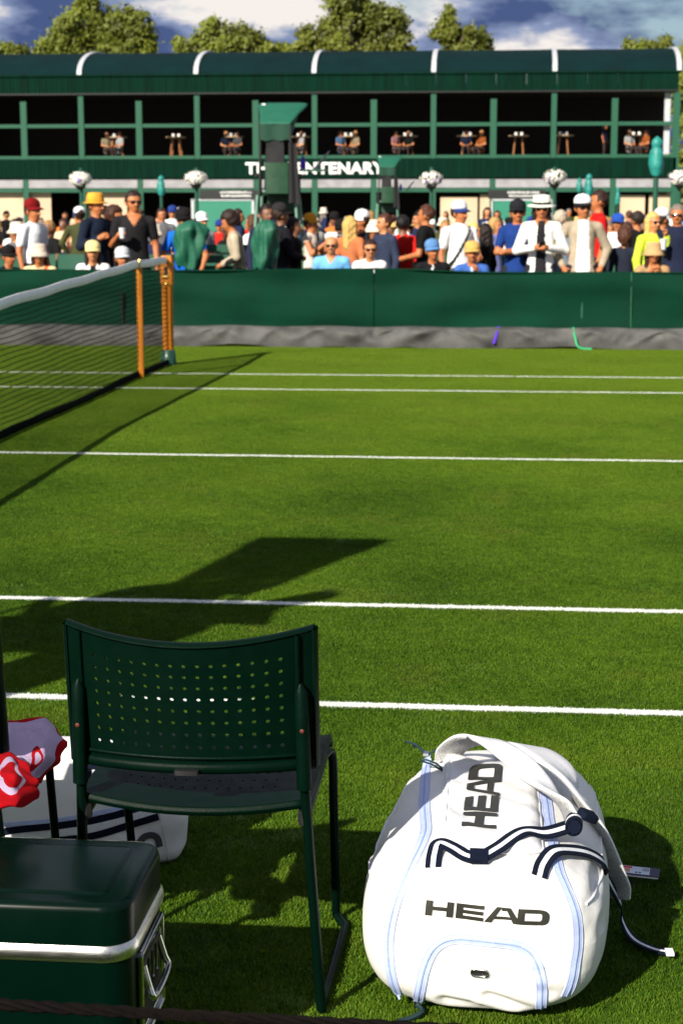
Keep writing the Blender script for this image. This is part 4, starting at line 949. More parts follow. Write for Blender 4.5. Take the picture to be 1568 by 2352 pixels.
# ================================================================== umpire chairs
UCLOTH = mat('umpire_canopy_cloth', (.004, .100, .058), .7, var=.1, scale=5, bump=.004, bscale=18); UFRAME = mat('umpire_frame', (.13, .27, .20), .5, var=.12); USEAT = mat('umpire_seat_green', (.003, .045, .016), .45)
BLK = mat('black_fabric', (.008, .008, .010), .8, var=.2)
def umpire_chair(label, x, y, rz=0):
    t = thing('umpire_chair', label, 'umpire chair', (x, y, 0), rz, 'umpire chairs')
    # canopy: hood sloping towards the front, wider at its upper edge
    def cn(u, v):
        w = np.interp(v, [0, .12, .5, 1], [.31, .315, .25, .19]); xx = (u * 2 - 1) * w - .035 * (1 - v)
        return (xx, -.30 + .55 * v, 2.89 - .29 * v - .012 * abs(u * 2 - 1) ** 6 * (1 - v) + .012 * math.sin(u * 3.14) * math.sin(v * 3.14))
    ca = MB().grid(cn, 14, 12).build('canopy', UCLOTH, t); so_ = ca.modifiers.new('thick', 'SOLIDIFY'); so_.thickness = .012
    MB().grid(lambda u, v: ((u * 2 - 1) * .19, .25 + .01 * math.sin(u * 9), 2.595 - .20 * v + .010 * math.sin(u * 14) * v), 14, 6).build('canopy_back', mat('shaded_valance', (.003, .045, .024), .8, var=.15), t)  # valance darker than the canopy cloth, its shade put into the colour
    for s in (-1, 1): MB().grid(lambda u, v, s=s: (s * (.19 + .08 * (1 - u)), -.2 + .45 * u, 2.84 - .25 * u - (.02 + .16 * u) * v), 8, 4).build('canopy_side', UCLOTH, t)
    MB().add([(.235, -.235, 2.873), (.19, -.235, 2.874), (.225, -.19, 2.850), (.18, -.19, 2.851)], [(0, 1, 3, 2)]).build('emblem', LETM, t)
    for s in (-1, 1):
        MB().tube([(s * .20, .26, 1.7), (s * .19, .24, 2.56), (s * .26, -.25, 2.82)], .016, 8).build('canopy_arm', BLK, t)
    MB().rbox(-.13, .15, .20, .25, [(1.78, 0), (2.40, .03)], .02, 3).build('backrest', BLK, t)
    MB().rbox(-.16, .14, .14, .20, [(1.75, 0), (2.02, .01)], .02, 3).build('back_cushion', USEAT, t)
    MB().rbox(-.22, .22, -.20, .24, [(1.72, .01), (1.74, 0), (1.78, 0), (1.79, .01)], .03, 3).build('seat', USEAT, t)
    MB().rbox(-.17, .17, -.225, -.195, [(1.50, 0), (1.74, 0)], .012, 3).build('front_apron', USEAT, t)
    for s in (-1, 1):
        MB().rbox(s * .25 - .03, s * .25 + .03, -.24, .22, [(1.95, 0), (1.99, 0)], .015, 3).build('armrest', BLK, t)
        MB().tube([(s * .25, -.2, 1.72), (s * .25, -.2, 1.96)], .014, 8).build('arm_post', BLK, t)
    MB().rbox(-.27, .27, -.45, -.02, [(1.28, 0), (1.31, 0), (1.32, .006)], .03, 3).build('foot_platform', UFRAME, t)
    for sx in (-1, 1):
        for sy in (-1, 1):
            MB().tube([(sx * .24, sy * .2 - .02, 1.72), (sx * .27, sy * .26 - .05, 1.3), (sx * .36, sy * .5 - .05, 0)], .020, 8).build('leg', UFRAME, t)
        MB().tube([(sx * .315, -.40, .5), (sx * .315, .30, .5)], .014, 8).build('side_rail', UFRAME, t)
    for k in range(4): MB().tube([(-.35 + .015 * k, -.50 + .05 * k, .22 + .27 * k), (.35 - .015 * k, -.50 + .05 * k, .22 + .27 * k)], .016, 8).build('ladder_rung', UFRAME, t)
    # back shell, side desk with screen, coat and bags hung on the side away from the net
    MB().rbox(-.17, .13, .255, .275, [(1.74, 0), (2.12, 0)], .012, 3).build('back_shell', USEAT, t)
    MB().rbox(-.62, -.30, -.15, .20, [(2.02, 0), (2.04, 0)], .01, 2).build('side_desk', DGREEN, t)
    MB().add([(-.44, -.05, 2.05), (-.62, -.1, 2.26), (-.66, .02, 2.28), (-.50, .06, 2.05), (-.44, -.02, 2.03), (-.62, -.06, 2.24), (-.66, .06, 2.25), (-.50, .09, 2.03)], [(0, 1, 2, 3), (7, 6, 5, 4), (0, 4, 5, 1), (1, 5, 6, 2), (2, 6, 7, 3), (3, 7, 4, 0)], 0, False).build('screen', BLACK, t)
    MB().grid(lambda u, v: (-.17 - .10 * u - .05 * v * u, .28 + .02 * math.sin(u * 7), 2.36 - .75 * v + .02 * math.sin(u * 5)), 8, 12).build('hung_jacket', BLK, t)
    MB().lathe([(0, 0), (.035, 0), (.035, .10), (.02, .13), (.02, .16), (0, .16)], 10).build('bottle', PURPLE, t, (-.33, .1, 2.04))
    return t
u1 = umpire_chair('tall umpire chair with green canopy just behind the barrier, before the lettering', at_y(638, 300, 17)[0], 17.0, math.pi)
u2 = copy_tree(u1); u2.location = (at_y(890, 364, 38)[0], 38., 0); tag(u2, 'smaller, more distant umpire chair at the end of the lettering')
u3 = copy_tree(u1); u3.location = (.36, -1.66, 0); tag(u3, 'umpire chair at the net, outside the left edge, known by its shadow')
MB().rbox(-.50, -.28, -.12, .20, [(1.20, .03), (1.26, .0), (1.92, .0), (2.0, .04)], .06, 4).build('side_shadow_fill', BLK, u3)  # unseen bulk added to fill out the chair's shadow on the lawn
MB().rbox(-.24, .24, -.10, .18, [(1.72, .02), (1.80, 0), (2.25, .02), (2.36, .10)], .08, 4).build('seat_shadow_fill', BLK, u3)  # unseen block added in the sitter's place, for the shadow

# ---- draped broadcast cameras, bench, canvas of the next court
DRAPE = mat('drape_green', (.006, .095, .052), .6, var=.15, scale=5, bump=.004, bscale=20)
def draped(px0, px1, py0, py1, Y, seed, label):
    a = at_y(px0, py1, Y); b = at_y(px1, py0, Y); cx, w, z0, z1 = (a[0] + b[0]) / 2, (b[0] - a[0]) / 2, a[2], b[2]
    t = thing('draped_camera', label, 'covered camera', (cx, Y, 0)); rg = random.Random(seed); ph = [rg.random() * 6 for _ in range(4)]; lean = rg.choice((-1, 1)) * .25
    def fn(u, v):
        an = 2 * math.pi * u; pr = np.interp(v, [0, .06, .2, .5, .8, 1], [0, .62, .95, .86, .80, .62])
        fold = 1 + (.13 + .12 * v) * math.sin(4 * an + ph[0] + v * 3.5) + .07 * math.sin(9 * an + ph[1] - v * 6) + .06 * math.sin(v * 11 + an * 2 + ph[3])
        return (w * pr * fold * math.cos(an) + lean * w * (v - .5) * 1.2, .17 * pr * fold * math.sin(an), z1 - (z1 - z0) * v + .02 * math.sin(3 * an + ph[2]) * v)
    MB().grid(fn, 60, 26).build('drape', DRAPE, t)
    for k in range(3):
        q = 2.09 * k + .5; MB().tube([(.02 * math.cos(q), .02 * math.sin(q), z0 + .1), (.35 * math.cos(q), .3 * math.sin(q), 0)], .018, 8).build('tripod_leg', BLACK, t)
    MB().tube([(0, 0, z0 + .05), (0, 0, z1 - .05)], .03, 8).build('column', BLACK, t)
    return t
draped(400, 474, 505, 614, 15.25, 3, 'green cloth draped over a camera right of the net post')
draped(580, 640, 503, 618, 15.15, 6, 'green cloth draped over a camera below the tall umpire chair')
bn = thing('bench', 'dark green slatted bench behind the barrier between the draped cameras', 'bench', (at_y(530, 580, 16.4)[0], 16.4, 0))
for k in range(4): MB().box(-.75, .75, -.02 + .012 * k, .012 + .012 * k, .62 + .13 * k, .72 + .13 * k).build('back_slat', DGREEN, bn)
for k in range(4): MB().box(-.75, .75, -.48 + .11 * k, -.39 + .11 * k, .44, .465).build('seat_slat', DGREEN, bn)
for s in (-.68, .68):
    MB().box(s - .03, s + .03, -.46, -.40, 0, .44).build('leg', DGREEN, bn); MB().box(s - .03, s + .03, .03, .08, 0, 1.12).build('leg', DGREEN, bn)
f2 = thing('second_barrier', 'green canvas of the next court seen between the spectators', 'barrier', (2, 19.6, 0))
for k in range(5): MB().grid(lambda u, v, k=k: (-9 + 3.9 * k + 3.86 * u, .02 * math.sin(u * 30), .05 + .86 * v), 30, 6).build('canvas_panel', mat('canvas_lit_copy', (.010, .085, .05), .7, var=.1, scale=2), f2)  # brighter copy of the barrier canvas, sunlight put into the colour
for k in range(6): MB().tube([(-9 + 3.9 * k, .04, 0), (-9 + 3.9 * k, .04, .9)], .03, 8).build('post', DGREEN, f2)
# boards the front row sits on
for x0, x1, wh in ((-3.6, 0.0, 'left of the draped cameras'), (.7, 6.2, 'right of the draped cameras')):
    lb = thing('low_bench', 'low green spectator bench hidden behind the barrier, ' + wh, 'bench', ((x0 + x1) / 2, 15.12, 0)); h = (x1 - x0) / 2
    MB().box(-h, h, -.15, .15, .27, .30).build('seat', DGREEN, lb)
    for q in (-h + .1, 0, h - .1): MB().box(q - .03, q + .03, -.12, .12, 0, .27).build('leg', DGREEN, lb)
# ================================================================== people
def surface_nets(f, org, h):
    s = f < 0; nx, ny, nz = f.shape
    cnt = np.zeros((nx - 1, ny - 1, nz - 1), np.int8); pos = np.zeros((nx - 1, ny - 1, nz - 1, 3), np.float32)
    sl_ = lambda o, n: slice(o, n - 1 + o)
    for ax in range(3):
        for a in (0, 1):
            for b in (0, 1):
                o0 = [0, 0, 0]; oth = [i for i in range(3) if i != ax]; o0[oth[0]] = a; o0[oth[1]] = b; o1 = list(o0); o1[ax] = 1
                i0 = tuple(sl_(o0[i], (nx, ny, nz)[i]) for i in range(3)); i1 = tuple(sl_(o1[i], (nx, ny, nz)[i]) for i in range(3))
                cr_ = s[i0] != s[i1]
                if not cr_.any(): continue
                w = np.nonzero(cr_); f0, f1 = f[i0][w], f[i1][w]; t = f0 / (f0 - f1)
                p = np.zeros((len(t), 3), np.float32); p[:, ax] = t; p[:, oth[0]] = a; p[:, oth[1]] = b
                pos[w] += p; cnt[w] += 1
    w = np.nonzero(cnt); idx = -np.ones(cnt.shape, np.int64); idx[w] = np.arange(len(w[0]))
    V = (np.stack(w, 1) + pos[w] / cnt[w][:, None]) * h + org
    F = []
    for ax in range(3):
        u, v = [(1, 2), (2, 0), (0, 1)][ax]
        a = [slice(1, -1)] * 3; a[ax] = slice(0, -1); b = list(a); b[ax] = slice(1, None)
        s0, s1 = s[tuple(a)], s[tuple(b)]; q = np.nonzero(s0 != s1)
        c = np.stack(q, 1); c[:, u] += 1; c[:, v] += 1
        eu = np.zeros(3, int); eu[u] = 1; ev = np.zeros(3, int); ev[v] = 1
        g = lambda d: idx[tuple((c - d).T)]
        quad = np.stack([g(eu + ev), g(ev), g(0 * eu), g(eu)], 1); fl = ~s0[q]
        quad[fl] = quad[fl][:, ::-1]; F.append(quad)
    F = np.concatenate(F); return V, F[(F >= 0).all(1)]
def pd(P, a, b, ra, rb, sy):
    k = np.array([1, sy, 1], np.float32); A = np.array(a, np.float32) * k; B = np.array(b, np.float32) * k; Q = P * k
    ab = B - A; L2 = float(ab @ ab); pa = Q - A
    t = np.clip((pa @ ab) / L2, 0, 1) if L2 > 1e-9 else np.zeros(pa.shape[:-1], np.float32)
    return np.sqrt(((pa - t[..., None] * ab) ** 2).sum(-1)) - (ra + (rb - ra) * t)
def solid(prims, h, k=.02, post=None):
    lo = np.min([np.minimum(p[0], p[1]) - max(p[2], p[3]) for p in prims], 0) - 3 * h; hi = np.max([np.maximum(p[0], p[1]) + max(p[2], p[3]) for p in prims], 0) + 3 * h
    n = np.ceil((hi - lo) / h).astype(int) + 1; f = np.full(n, .5, np.float32)
    ax = [np.arange(n[i], dtype=np.float32) * h + np.float32(lo[i]) for i in range(3)]
    for p in prims:
        r_ = max(p[2], p[3]) + 2 * k + 2 * h; i0 = np.maximum(((np.minimum(p[0], p[1]) - r_ - lo) / h).astype(int), 0); i1 = np.minimum(((np.maximum(p[0], p[1]) + r_ - lo) / h).astype(int) + 2, n)
        sl = tuple(slice(i0[i], i1[i]) for i in range(3))
        P = np.stack(np.meshgrid(*(ax[i][sl[i]] for i in range(3)), indexing='ij'), -1); d = pd(P, *p[:5]).astype(np.float32); c = f[sl]
        kk_ = p[6] if len(p) > 6 else k; hh_ = np.clip(.5 + .5 * (c - d) / kk_, 0, 1); f[sl] = c * (1 - hh_) + d * hh_ - kk_ * hh_ * (1 - hh_)
    if post is not None:
        P = np.stack(np.meshgrid(*ax, indexing='ij'), -1); f = post(f, P)
    return surface_nets(f, lo, h)
def to_mesh(name, V, F, mi=None, mats=()):
    me = bpy.data.meshes.new(name); me.vertices.add(len(V)); me.vertices.foreach_set('co', V.astype(np.float32).ravel())
    me.loops.add(len(F) * 4); me.loops.foreach_set('vertex_index', F.astype(np.int32).ravel()); me.polygons.add(len(F))
    me.polygons.foreach_set('loop_start', np.arange(0, len(F) * 4, 4, dtype=np.int32))
    for m in mats: me.materials.append(m)
    if mi is not None: me.polygons.foreach_set('material_index', mi.astype(np.int32))
    me.polygons.foreach_set('use_smooth', np.ones(len(F), bool)); me.update(); me.validate(); return me
ARMS = {  # elbow, wrist relative to the shoulder for a right-hand (+x) arm
    'down': ((.06, .03, -.28), (.07, -.04, -.53)), 'cup': ((.07, .03, -.27), (.00, -.23, -.17)), 'cross': ((.08, -.03, -.27), (-.26, -.20, -.26)), 'phone': ((.11, .0, -.28), (-.12, -.26, -.24)),
    'face': ((.05, -.14, -.24), (-.12, -.24, .06)), 'pocket': ((.14, .04, -.26), (.05, -.05, -.47)), 'lap': ((.07, -.04, -.27), (-.06, -.26, -.32)), 'lens': ((.06, -.12, -.22), (-.06, -.36, -.02)), 'lean': ((.11, -.10, -.25), (.06, -.30, -.42))}
def rotm(yaw, pit):
    return np.array(Matrix.Rotation(R(yaw), 3, 'Z') @ Matrix.Rotation(R(pit), 3, 'X'))
HSC = 1.08
def body_prims(kind, sl, arms, hy, hp, lean, bw, hands):
    p = []; add = lambda a, b, ra, rb, sy=1., tg=0, k=.02: p.append((np.array(a, float), np.array(b, float), ra, rb, sy, tg, k))
    Lr = np.array(Matrix.Rotation(R(lean), 3, 'X')); piv = np.array((0, 0, .95))
    dz = -.95 + .12 if kind == 'sit' else 0.
    up = lambda q: Lr @ (np.array(q, float) - piv) + piv
    add(up((0, .0, .86)), up((0, 0, 1.12)), .172 * bw, .142 * bw, 1.42, 1); add(up((0, 0, 1.12)), up((0, 0, 1.33)), .142 * bw, .160 * bw, 1.38, 1)
    add(up((-.125 * bw, .01, 1.395)), up((.125 * bw, .01, 1.395)), .078, .078, 1.12, 1); add(up((-.05, .01, 1.43)), up((.05, .01, 1.43)), .065, .065, 1.1, 1)
    add((-.07, .01, .86), (.07, .01, .86), .118 * bw, .118 * bw, 1.25, 2)
    neck0, neck1 = up((0, .01, 1.42)), up((0, -.005, 1.54)); add(neck0, neck1, .064, .058, 1., 0)
    H = rotm(hy, hp); hc = up((0, .0, 1.535)); hl = lambda q: hc + Lr @ (H @ (np.array(q, float) * HSC))
    add(hl((0, .016, .105)), hl((0, .006, .118)), .098, .095, 1., 0, .015); add(hl((0, -.022, .075)), hl((0, -.032, .06)), .078, .072, 1., 0, .02); add(hl((0, -.045, .025)), hl((0, -.052, .012)), .049, .038, 1., 0, .02)
    add(hl((0, -.096, .085)), hl((0, -.114, .055)), .009, .016, 1., 0, .010); add(hl((-.03, -.082, .105)), hl((.03, -.082, .105)), .014, .014, 1., 0, .012)
    for s in (-1, 1): add(hl((s * .086, .008, .085)), hl((s * .086, .012, .06)), .016, .012, 1., 0, .008)
    hnd = {}
    for s, an in ((-1, arms[0]), (1, arms[1])):
        sh = up((s * .178 * bw, .01, 1.395)); e_, w_ = ARMS[an]; el = sh + Lr @ np.array((s * e_[0], e_[1], e_[2])); wr = sh + Lr @ np.array((s * w_[0], w_[1], w_[2]))
        cut = {'short': .62, 'long': 1., 'none': .05}[sl]
        m = sh + (el - sh) * cut; add(sh, m, .070, .060 if sl == 'short' else .056, 1., 1)
        if sl == 'long': add(el, el + (wr - el) * .92, .056, .044, 1., 1)
        add(m if sl != 'long' else el, el, .046, .043, 1., 0, .01); add(el, wr, .043, .030, 1., 0, .01)
        d = (wr - el) / np.linalg.norm(wr - el); inw = np.array((-s * 1., 0, 0)); inw = inw - d * inw.dot(d); inw /= np.linalg.norm(inw) + 1e-9; sd_ = np.cross(d, inw)
        add(wr, wr + d * .065, .032, .036, 1., 0, .012); hnd[s] = wr + d * .085 + inw * .03
        if hands:
            for q in range(4):
                b0 = wr + d * .085 + sd_ * (.030 - .020 * q); L1 = (.040, .046, .043, .034)[q]
                b1 = b0 + d * L1 * .8 + inw * L1 * .5; b2 = b1 + inw * L1 * .8 + d * .005; add(b0, b1, .0098, .0090, 1., 0, .004); add(b1, b2, .0090, .0080, 1., 0, .004)
            t0 = wr + d * .035 + sd_ * .034; t1 = t0 + d * .035 + inw * .03 + sd_ * .012; add(t0, t1, .012, .0105, 1., 0, .006); add(t1, t1 + d * .015 + inw * .022, .0105, .009, 1., 0, .004)
        else: add(wr + d * .065, wr + d * .13 + inw * .035, .034, .022, 1.3, 0, .012)
        hp_ = np.array((s * .095, .0, .90))
        if kind == 'sit':
            kn = np.array((s * .13, -.42, .93)); ank = np.array((s * .13, -.30, .93 - .34))
        else: kn = np.array((s * .10, -.015, .50)); ank = np.array((s * .105, .02, .09))
        add(hp_, kn, .092, .064, 1., 2); add(kn, ank, .062, .045, 1., 2); add(ank + np.array((0, .02, -.03)), ank + np.array((s * .015, -.15, -.045)), .046, .038, 1., 3)
    if dz: p = [(a + (0, 0, dz), b + (0, 0, dz), *r_) for a, b, *r_ in p]; hc = hc + (0, 0, dz); hnd = {k_: v + (0, 0, dz) for k_, v in hnd.items()}
    return p, hc, Lr @ H, hnd
def body_mesh(kind='stand', sl='short', arms=('down', 'down'), hy=0, hp=0, lean=0, bw=1., hands=False, h=.016, open_=0, vneck=False, mats=(), strap=False):
    pr, hc, H, hnd = body_prims(kind, sl, arms, hy, hp, lean, bw, hands)
    V, F = solid(pr, h); D = np.stack([pd(V.astype(np.float32), *q[:5]) for q in pr], 1); tg = np.array([q[5] for q in pr])[D.argmin(1)]; near = D.argmin(1)
    dz = -.83 if kind == 'sit' else 0
    x, y, z = V[:, 0], V[:, 1], V[:, 2] - dz
    if open_: tg[(tg == 1) & (near < 4) & (y < -.03) & (np.abs(x) < open_ + .05 * (1.2 - z))] = 4
    if vneck: tg[(tg == 1) & (near < 4) & (y < -.0) & (z > 1.34) & (np.abs(x) < .06 * (z - 1.33) / .1)] = 0
    if strap: tg[(tg == 1) & (near < 4) & (y < .0) & (np.abs((x - .10) * .75 + (1.42 - z) * .45) < .018)] = 4
    hl = (V - hc) @ H / HSC; xx, yy, zz = hl.T; hd = (zz > 0)
    tg[hd & (yy < -.066) & (np.abs(xx) < .028) & (np.abs(zz - .032) < .007)] = 5; tg[hd & (yy < -.06) & (np.abs(np.abs(xx) - .032) < .013) & (np.abs(zz - .09) < .009)] = 6
    q = tg[F]; mi = q[:, 0]
    return to_mesh('body', V, F, mi, mats), hc, H, hnd
def hair_mesh(style, h=.014):
    pr = [(np.array((0, .022, .115)), np.array((0, .012, .130)), .096, .094, 1., 0, .02)]
    if style in ('long', 'bob'):
        zb = -.16 if style == 'long' else -.02
        for s in (-1, 1): pr += [(np.array((s * .062, .02, .10)), np.array((s * .080, .02, zb)), .050, .035, 1., 0, .03)]
        pr += [(np.array((0, .06, .08)), np.array((0, .07, zb - .03)), .075, .06, 1., 0, .03)]
    if style == 'bun': pr += [(np.array((0, .12, .14)), np.array((0, .13, .15)), .045, .045, 1., 0, .02)]
    if style == 'big': pr += [(np.array((0, .03, .14)), np.array((0, .05, .10)), .115, .11, 1., 0, .03), (np.array((0, .07, .06)), np.array((0, .08, .0)), .075, .06, 1., 0, .03)]
    def cut(f, P):
        e_ = np.maximum(P[..., 1] + .030, P[..., 2] - .150); f = np.maximum(f, -e_)
        if style not in ('long', 'bob'): f = np.maximum(f, .035 + .0 * P[..., 2] - P[..., 2] - (P[..., 1] - .02) * .5)
        return f
    V, F = solid(pr, h, .02, cut); V = V + .004 * np.sin(V * 90 + np.roll(V, 1, 1) * 70); return to_mesh('hair', V, F)
def hat_mb(kind):
    m = MB()
    if kind.startswith('cap'):
        m.lathe([(.0975, 0), (.1015, .02), (.099, .05), (.085, .082), (.055, .104), (.02, .113), (.0, .1145)], 24, (0, .008, .115))
        def vis(u, v):
            a = math.pi * (u - .5) * .92; r_ = .099 + .075 * v * math.cos(a * .9)
            return (math.sin(a) * (.099 + .004 * v), -math.cos(a) * r_ + .008, .121 - .022 * v + .010 * abs(math.sin(a)) * 0 - .018 * math.sin(a) ** 2 * v)
        m.grid(vis, 16, 5, 1); m.grid(lambda u, v: tuple(np.array(vis(u, v)) - (0, 0, .005)), 16, 5, 1)
        m.lathe([(0, .2275), (.008, .2285), (.006, .233), (0, .234)], 8, (0, .008, 0))
    elif kind == 'bucket':
        m.lathe([(.150, .055), (.153, .058), (.104, .112), (.100, .125), (.092, .195), (.080, .215), (.0, .222)], 28, (0, .008, 0)); m.lathe([(.148, .052), (.100, .110)], 28, (0, .008, 0))
    else:   # fedora / straw
        br = .165 if kind == 'fedora' else .150
        m.lathe([(br, .092), (br + .003, .096), (.105, .108), (.103, .112), (.103, .140), (.097, .185), (.085, .210), (.05, .216), (.0, .205)], 32, (0, .008, 0)); m.lathe([(br, .090), (.10, .102)], 32, (0, .008, 0))
        m.lathe([(.1045, .111), (.1055, .115), (.1045, .138), (.1035, .140)], 32, (0, .008, 0), 1)
    return m
def glasses_mb():
    m = MB()
    for s in (-1, 1):
        m.grid(lambda u, v: (s * .034 + (u - .5) * .050, -.100 + .35 * ((s * .034 + (u - .5) * .050)) ** 2 * 12 * .5 - .004 * math.sin(math.pi * v), .070 + .036 * v), 6, 4)
        m.tube([(s * .060, -.088, .100), (s * .088, -.02, .098), (s * .092, .02, .092)], .003, 5)
    m.tube([(-.012, -.104, .096), (.012, -.104, .096)], .003, 5); return m
SKIN = [mat('skin_fair', (.56, .225, .095), .55, var=.08, scale=20), mat('skin_tan', (.46, .155, .055), .55, var=.08, scale=20), mat('skin_brown', (.20, .085, .045), .55, var=.08, scale=20)]
LIPS = mat('lips', (.30, .08, .06), .5); EYES = mat('eyes', (.04, .025, .02), .3); SHOES = mat('shoes', (.10, .09, .085), .6); LENS = mat('dark_lens', (.006, .006, .007), .12, spec=.6)
def cloth(c): return mat('cloth_%02x%02x%02x' % c, srgb(*c), .85, var=.18, scale=7, bump=.014, bscale=8, spec=.1)
def hairm(c): return mat('hair_%02x%02x%02x' % c, srgb(*c), .6, var=.25, scale=40, bump=.004, bscale=90, spec=.3)
HAIRS = {k_: hair_mesh(k_) for k_ in ('short', 'long', 'bob', 'bun', 'big')}
GLM = glasses_mb().mesh('sunglasses', LENS); HATM = {k_: hat_mb(k_) for k_ in ('cap', 'bucket', 'fedora', 'straw')}
def dress(t, hc, H, hair, hat, glasses, s=1.):
    rot = Matrix([list(r_) for r_ in H]).to_euler(); L_ = []
    def put(name, me, mats):
        o = bpy.data.objects.new(name, me); COL.objects.link(o); o.parent = t; o.location = tuple(np.array(hc) * s); o.rotation_euler = rot; o.scale = (s * HSC, s * HSC, s * HSC)
        if name == 'hat': o.location = tuple((np.array(hc) + H @ np.array((0, .004, .024))) * s)
        for i, m in enumerate(mats):
            if i >= len(me.materials): me.materials.append(m)
        for i, m in enumerate(mats): o.material_slots[i].link = 'OBJECT'; o.material_slots[i].material = m
        return o
    if hair: put('hair', HAIRS[hair[0]], [hairm(hair[1])])
    if hat:
        me = HATM[hat[0]]
        if not hasattr(me, 'users'): me = HATM[hat[0]] = me.mesh('hat', [WHITE, WHITE])
        put('hat', me, [cloth(hat[1]), cloth(hat[2] if len(hat) > 2 else hat[1])])
    if glasses: put('sunglasses', GLM, [LENS])
NPEOPLE = 0
HATH = {'cap': .045, 'bucket': .045, 'fedora': .045, 'straw': .045}
def person(fx, fy, Y, label, top, kind='stand', yaw=0, sl='short', arms=('down', 'down'), hair=('short', (45, 30, 22)), hat=None, gl=False, bottom=(40, 42, 52), skin=0, hy=0, hp=0, lean=0, bw=1., inner=(30, 30, 34), open_=0, vneck=False, strap=False, hands=False, group='spectators behind the barrier', hold=None, h=.016):
    x, y = fx / 1.08865, fy / 1.08865; c = at_y(x, y, Y); hh_ = HATH[hat[0]] if hat else 0.
    if kind == 'sit' and not lean: lean, hp, fy = 16, hp - 14, fy - 6; c = at_y(x, fy / 1.08865, Y)
    m = [SKIN[skin], cloth(top), cloth(bottom), SHOES, cloth(inner), LIPS, EYES]
    me, hc, H, hnd = body_mesh(kind, sl, arms, hy, hp, lean, bw, hands, .0125 if hands else h, open_, vneck, m, strap)
    topz = max(v.co.z for v in me.vertices) + hh_
    if kind == 'stand': s = c[2] / topz; z0 = 0.
    else: s = .82; z0 = c[2] - topz * s
    t = thing('person', label, 'person', (0, 0, z0), R(yaw), group)
    b = bpy.data.objects.new('body', me); COL.objects.link(b); b.parent = t; b.scale = (s, s, s)
    off = np.array(Matrix.Rotation(R(yaw), 3, 'Z') @ Vector((hc[0] * s, hc[1] * s, 0))); t.location = (c[0] - off[0], Y - off[1], z0)
    dress(t, hc, H, hair, hat, gl, s)
    return t, {k_: Matrix.Translation(t.location) @ Matrix.Rotation(R(yaw), 4, 'Z') @ Vector(tuple(v * s)) for k_, v in hnd.items()}
BK = (28, 26, 28); NV = (28, 36, 62); WH = (240, 240, 244); SK = ('short', (50, 34, 24))
def cup(pt, label):
    t = thing('plastic_cup', label, 'cup', (pt.x, pt.y - .01, pt.z - .05)); MB().lathe([(0, 0), (.030, 0), (.042, .125), (.040, .125), (.029, .004), (0, .004)], 16).build('cup_wall', mat('clear_cup', (.62, .64, .68), .25, var=.05), t); MB().lathe([(0, .006), (.029, .006), (.038, .09), (0, .09)], 14).build('drink', mat('pale_drink', (.55, .50, .42), .2), t)
# standing, behind the barrier
person(82, 495, 15.8, 'person in maroon cap and white short-sleeved shirt standing at the far left', (232, 236, 246), yaw=62, hat=('cap', (120, 20, 24)), hair=('short', (40, 24, 18)), skin=1, hands=True)
_, hd = person(240, 479, 15.9, 'person in yellow straw hat and navy jacket holding a cup', (26, 34, 52), yaw=58, sl='long', arms=('cup', 'cup'), hat=('straw', (226, 164, 62), (214, 150, 52)), hair=('short', (40, 28, 22)), skin=1, hands=True)
cup(hd[1], 'plastic cup held by the person in the yellow straw hat')
person(290, 520, 16.5, 'person with loose brown hair between the straw hat and the black polo', (52, 40, 36), yaw=70, sl='long', hair=('big', (60, 34, 22)), skin=1)
_, hd = person(334, 479, 15.75, 'person in black polo and sunglasses holding a cup beside the net post', (34, 33, 35), yaw=14, hy=14, arms=('cup', 'down'), gl=True, hair=('short', (40, 26, 20)), skin=1, bw=1.12, vneck=True, hands=True)
cup(hd[-1], 'plastic cup held by the person in the black polo')
person(459, 518, 16.0, 'person in bright blue shirt and black cap behind the draped camera', (24, 96, 200), yaw=0, lean=16, hp=-10, hat=('cap', BK), gl=True, arms=('lean', 'lean'), skin=1, bw=1.08)
person(505, 529, 20.5, 'person in white cap and grey top in front of the notice board', (140, 140, 146), yaw=40, hat=('cap', WH), skin=0)
person(578, 533, 16.2, 'person with dark hair and cream jacket bending to the left', (176, 164, 142), yaw=-80, sl='long', lean=14, hp=8, arms=('lap', 'lap'), hair=('big', (42, 26, 22)), skin=1)
person(630, 538, 17.8, 'brown-haired person in white top behind the cream jacket', (238, 236, 236), yaw=-110, hair=('bob', (84, 52, 34)), skin=1)
person(668, 512, 15.9, 'dark-skinned person with short dark hair below the tall umpire chair', (38, 40, 66), yaw=30, hair=('short', (26, 16, 14)), skin=2, sl='long')
person(701, 506, 15.7, 'person in black cap and dark jacket with a backpack', (24, 24, 30), yaw=125, sl='long', hat=('cap', (44, 42, 44)), skin=2, arms=('lap', 'lap'))
person(735, 545, 15.9, 'person all in black next to the photographer', (16, 16, 18), yaw=80, sl='long', hair=('short', (24, 20, 20)), skin=2)
pt_, hd = person(777, 532, 17.4, 'photographer in yellow hat raising a long white lens', (214, 200, 190), yaw=75, hat=('cap', (220, 150, 50)), arms=('lens', 'lens'), skin=1, sl='none')
ln_ = thing('camera_lens', 'long white telephoto lens held by the photographer in the yellow hat', 'camera', tuple((hd[1] + hd[-1]) / 2 + Vector((0, -.05, .02))), R(-8))
MB().lathe([(0, -.12), (.055, -.12), (.055, .02), (.05, .03), (.05, .12), (.062, .14), (.068, .30), (.068, .36), (.060, .36), (0, .34)], 20).build('lens_barrel', mat('lens_white', (.76, .74, .72), .45), ln_, (0, 0, 0), (0, R(90), 0))
MB().lathe([(.0505, .04), (.0515, .05), (.0515, .10), (.0505, .11)], 20).build('focus_ring', BLACK, ln_, (0, 0, 0), (0, R(90), 0))
MB().rbox(-.22, -.12, -.06, .06, [(-.06, 0), (.06, 0), (.08, .02)], .015, 3).build('camera_body', BLACK, ln_)
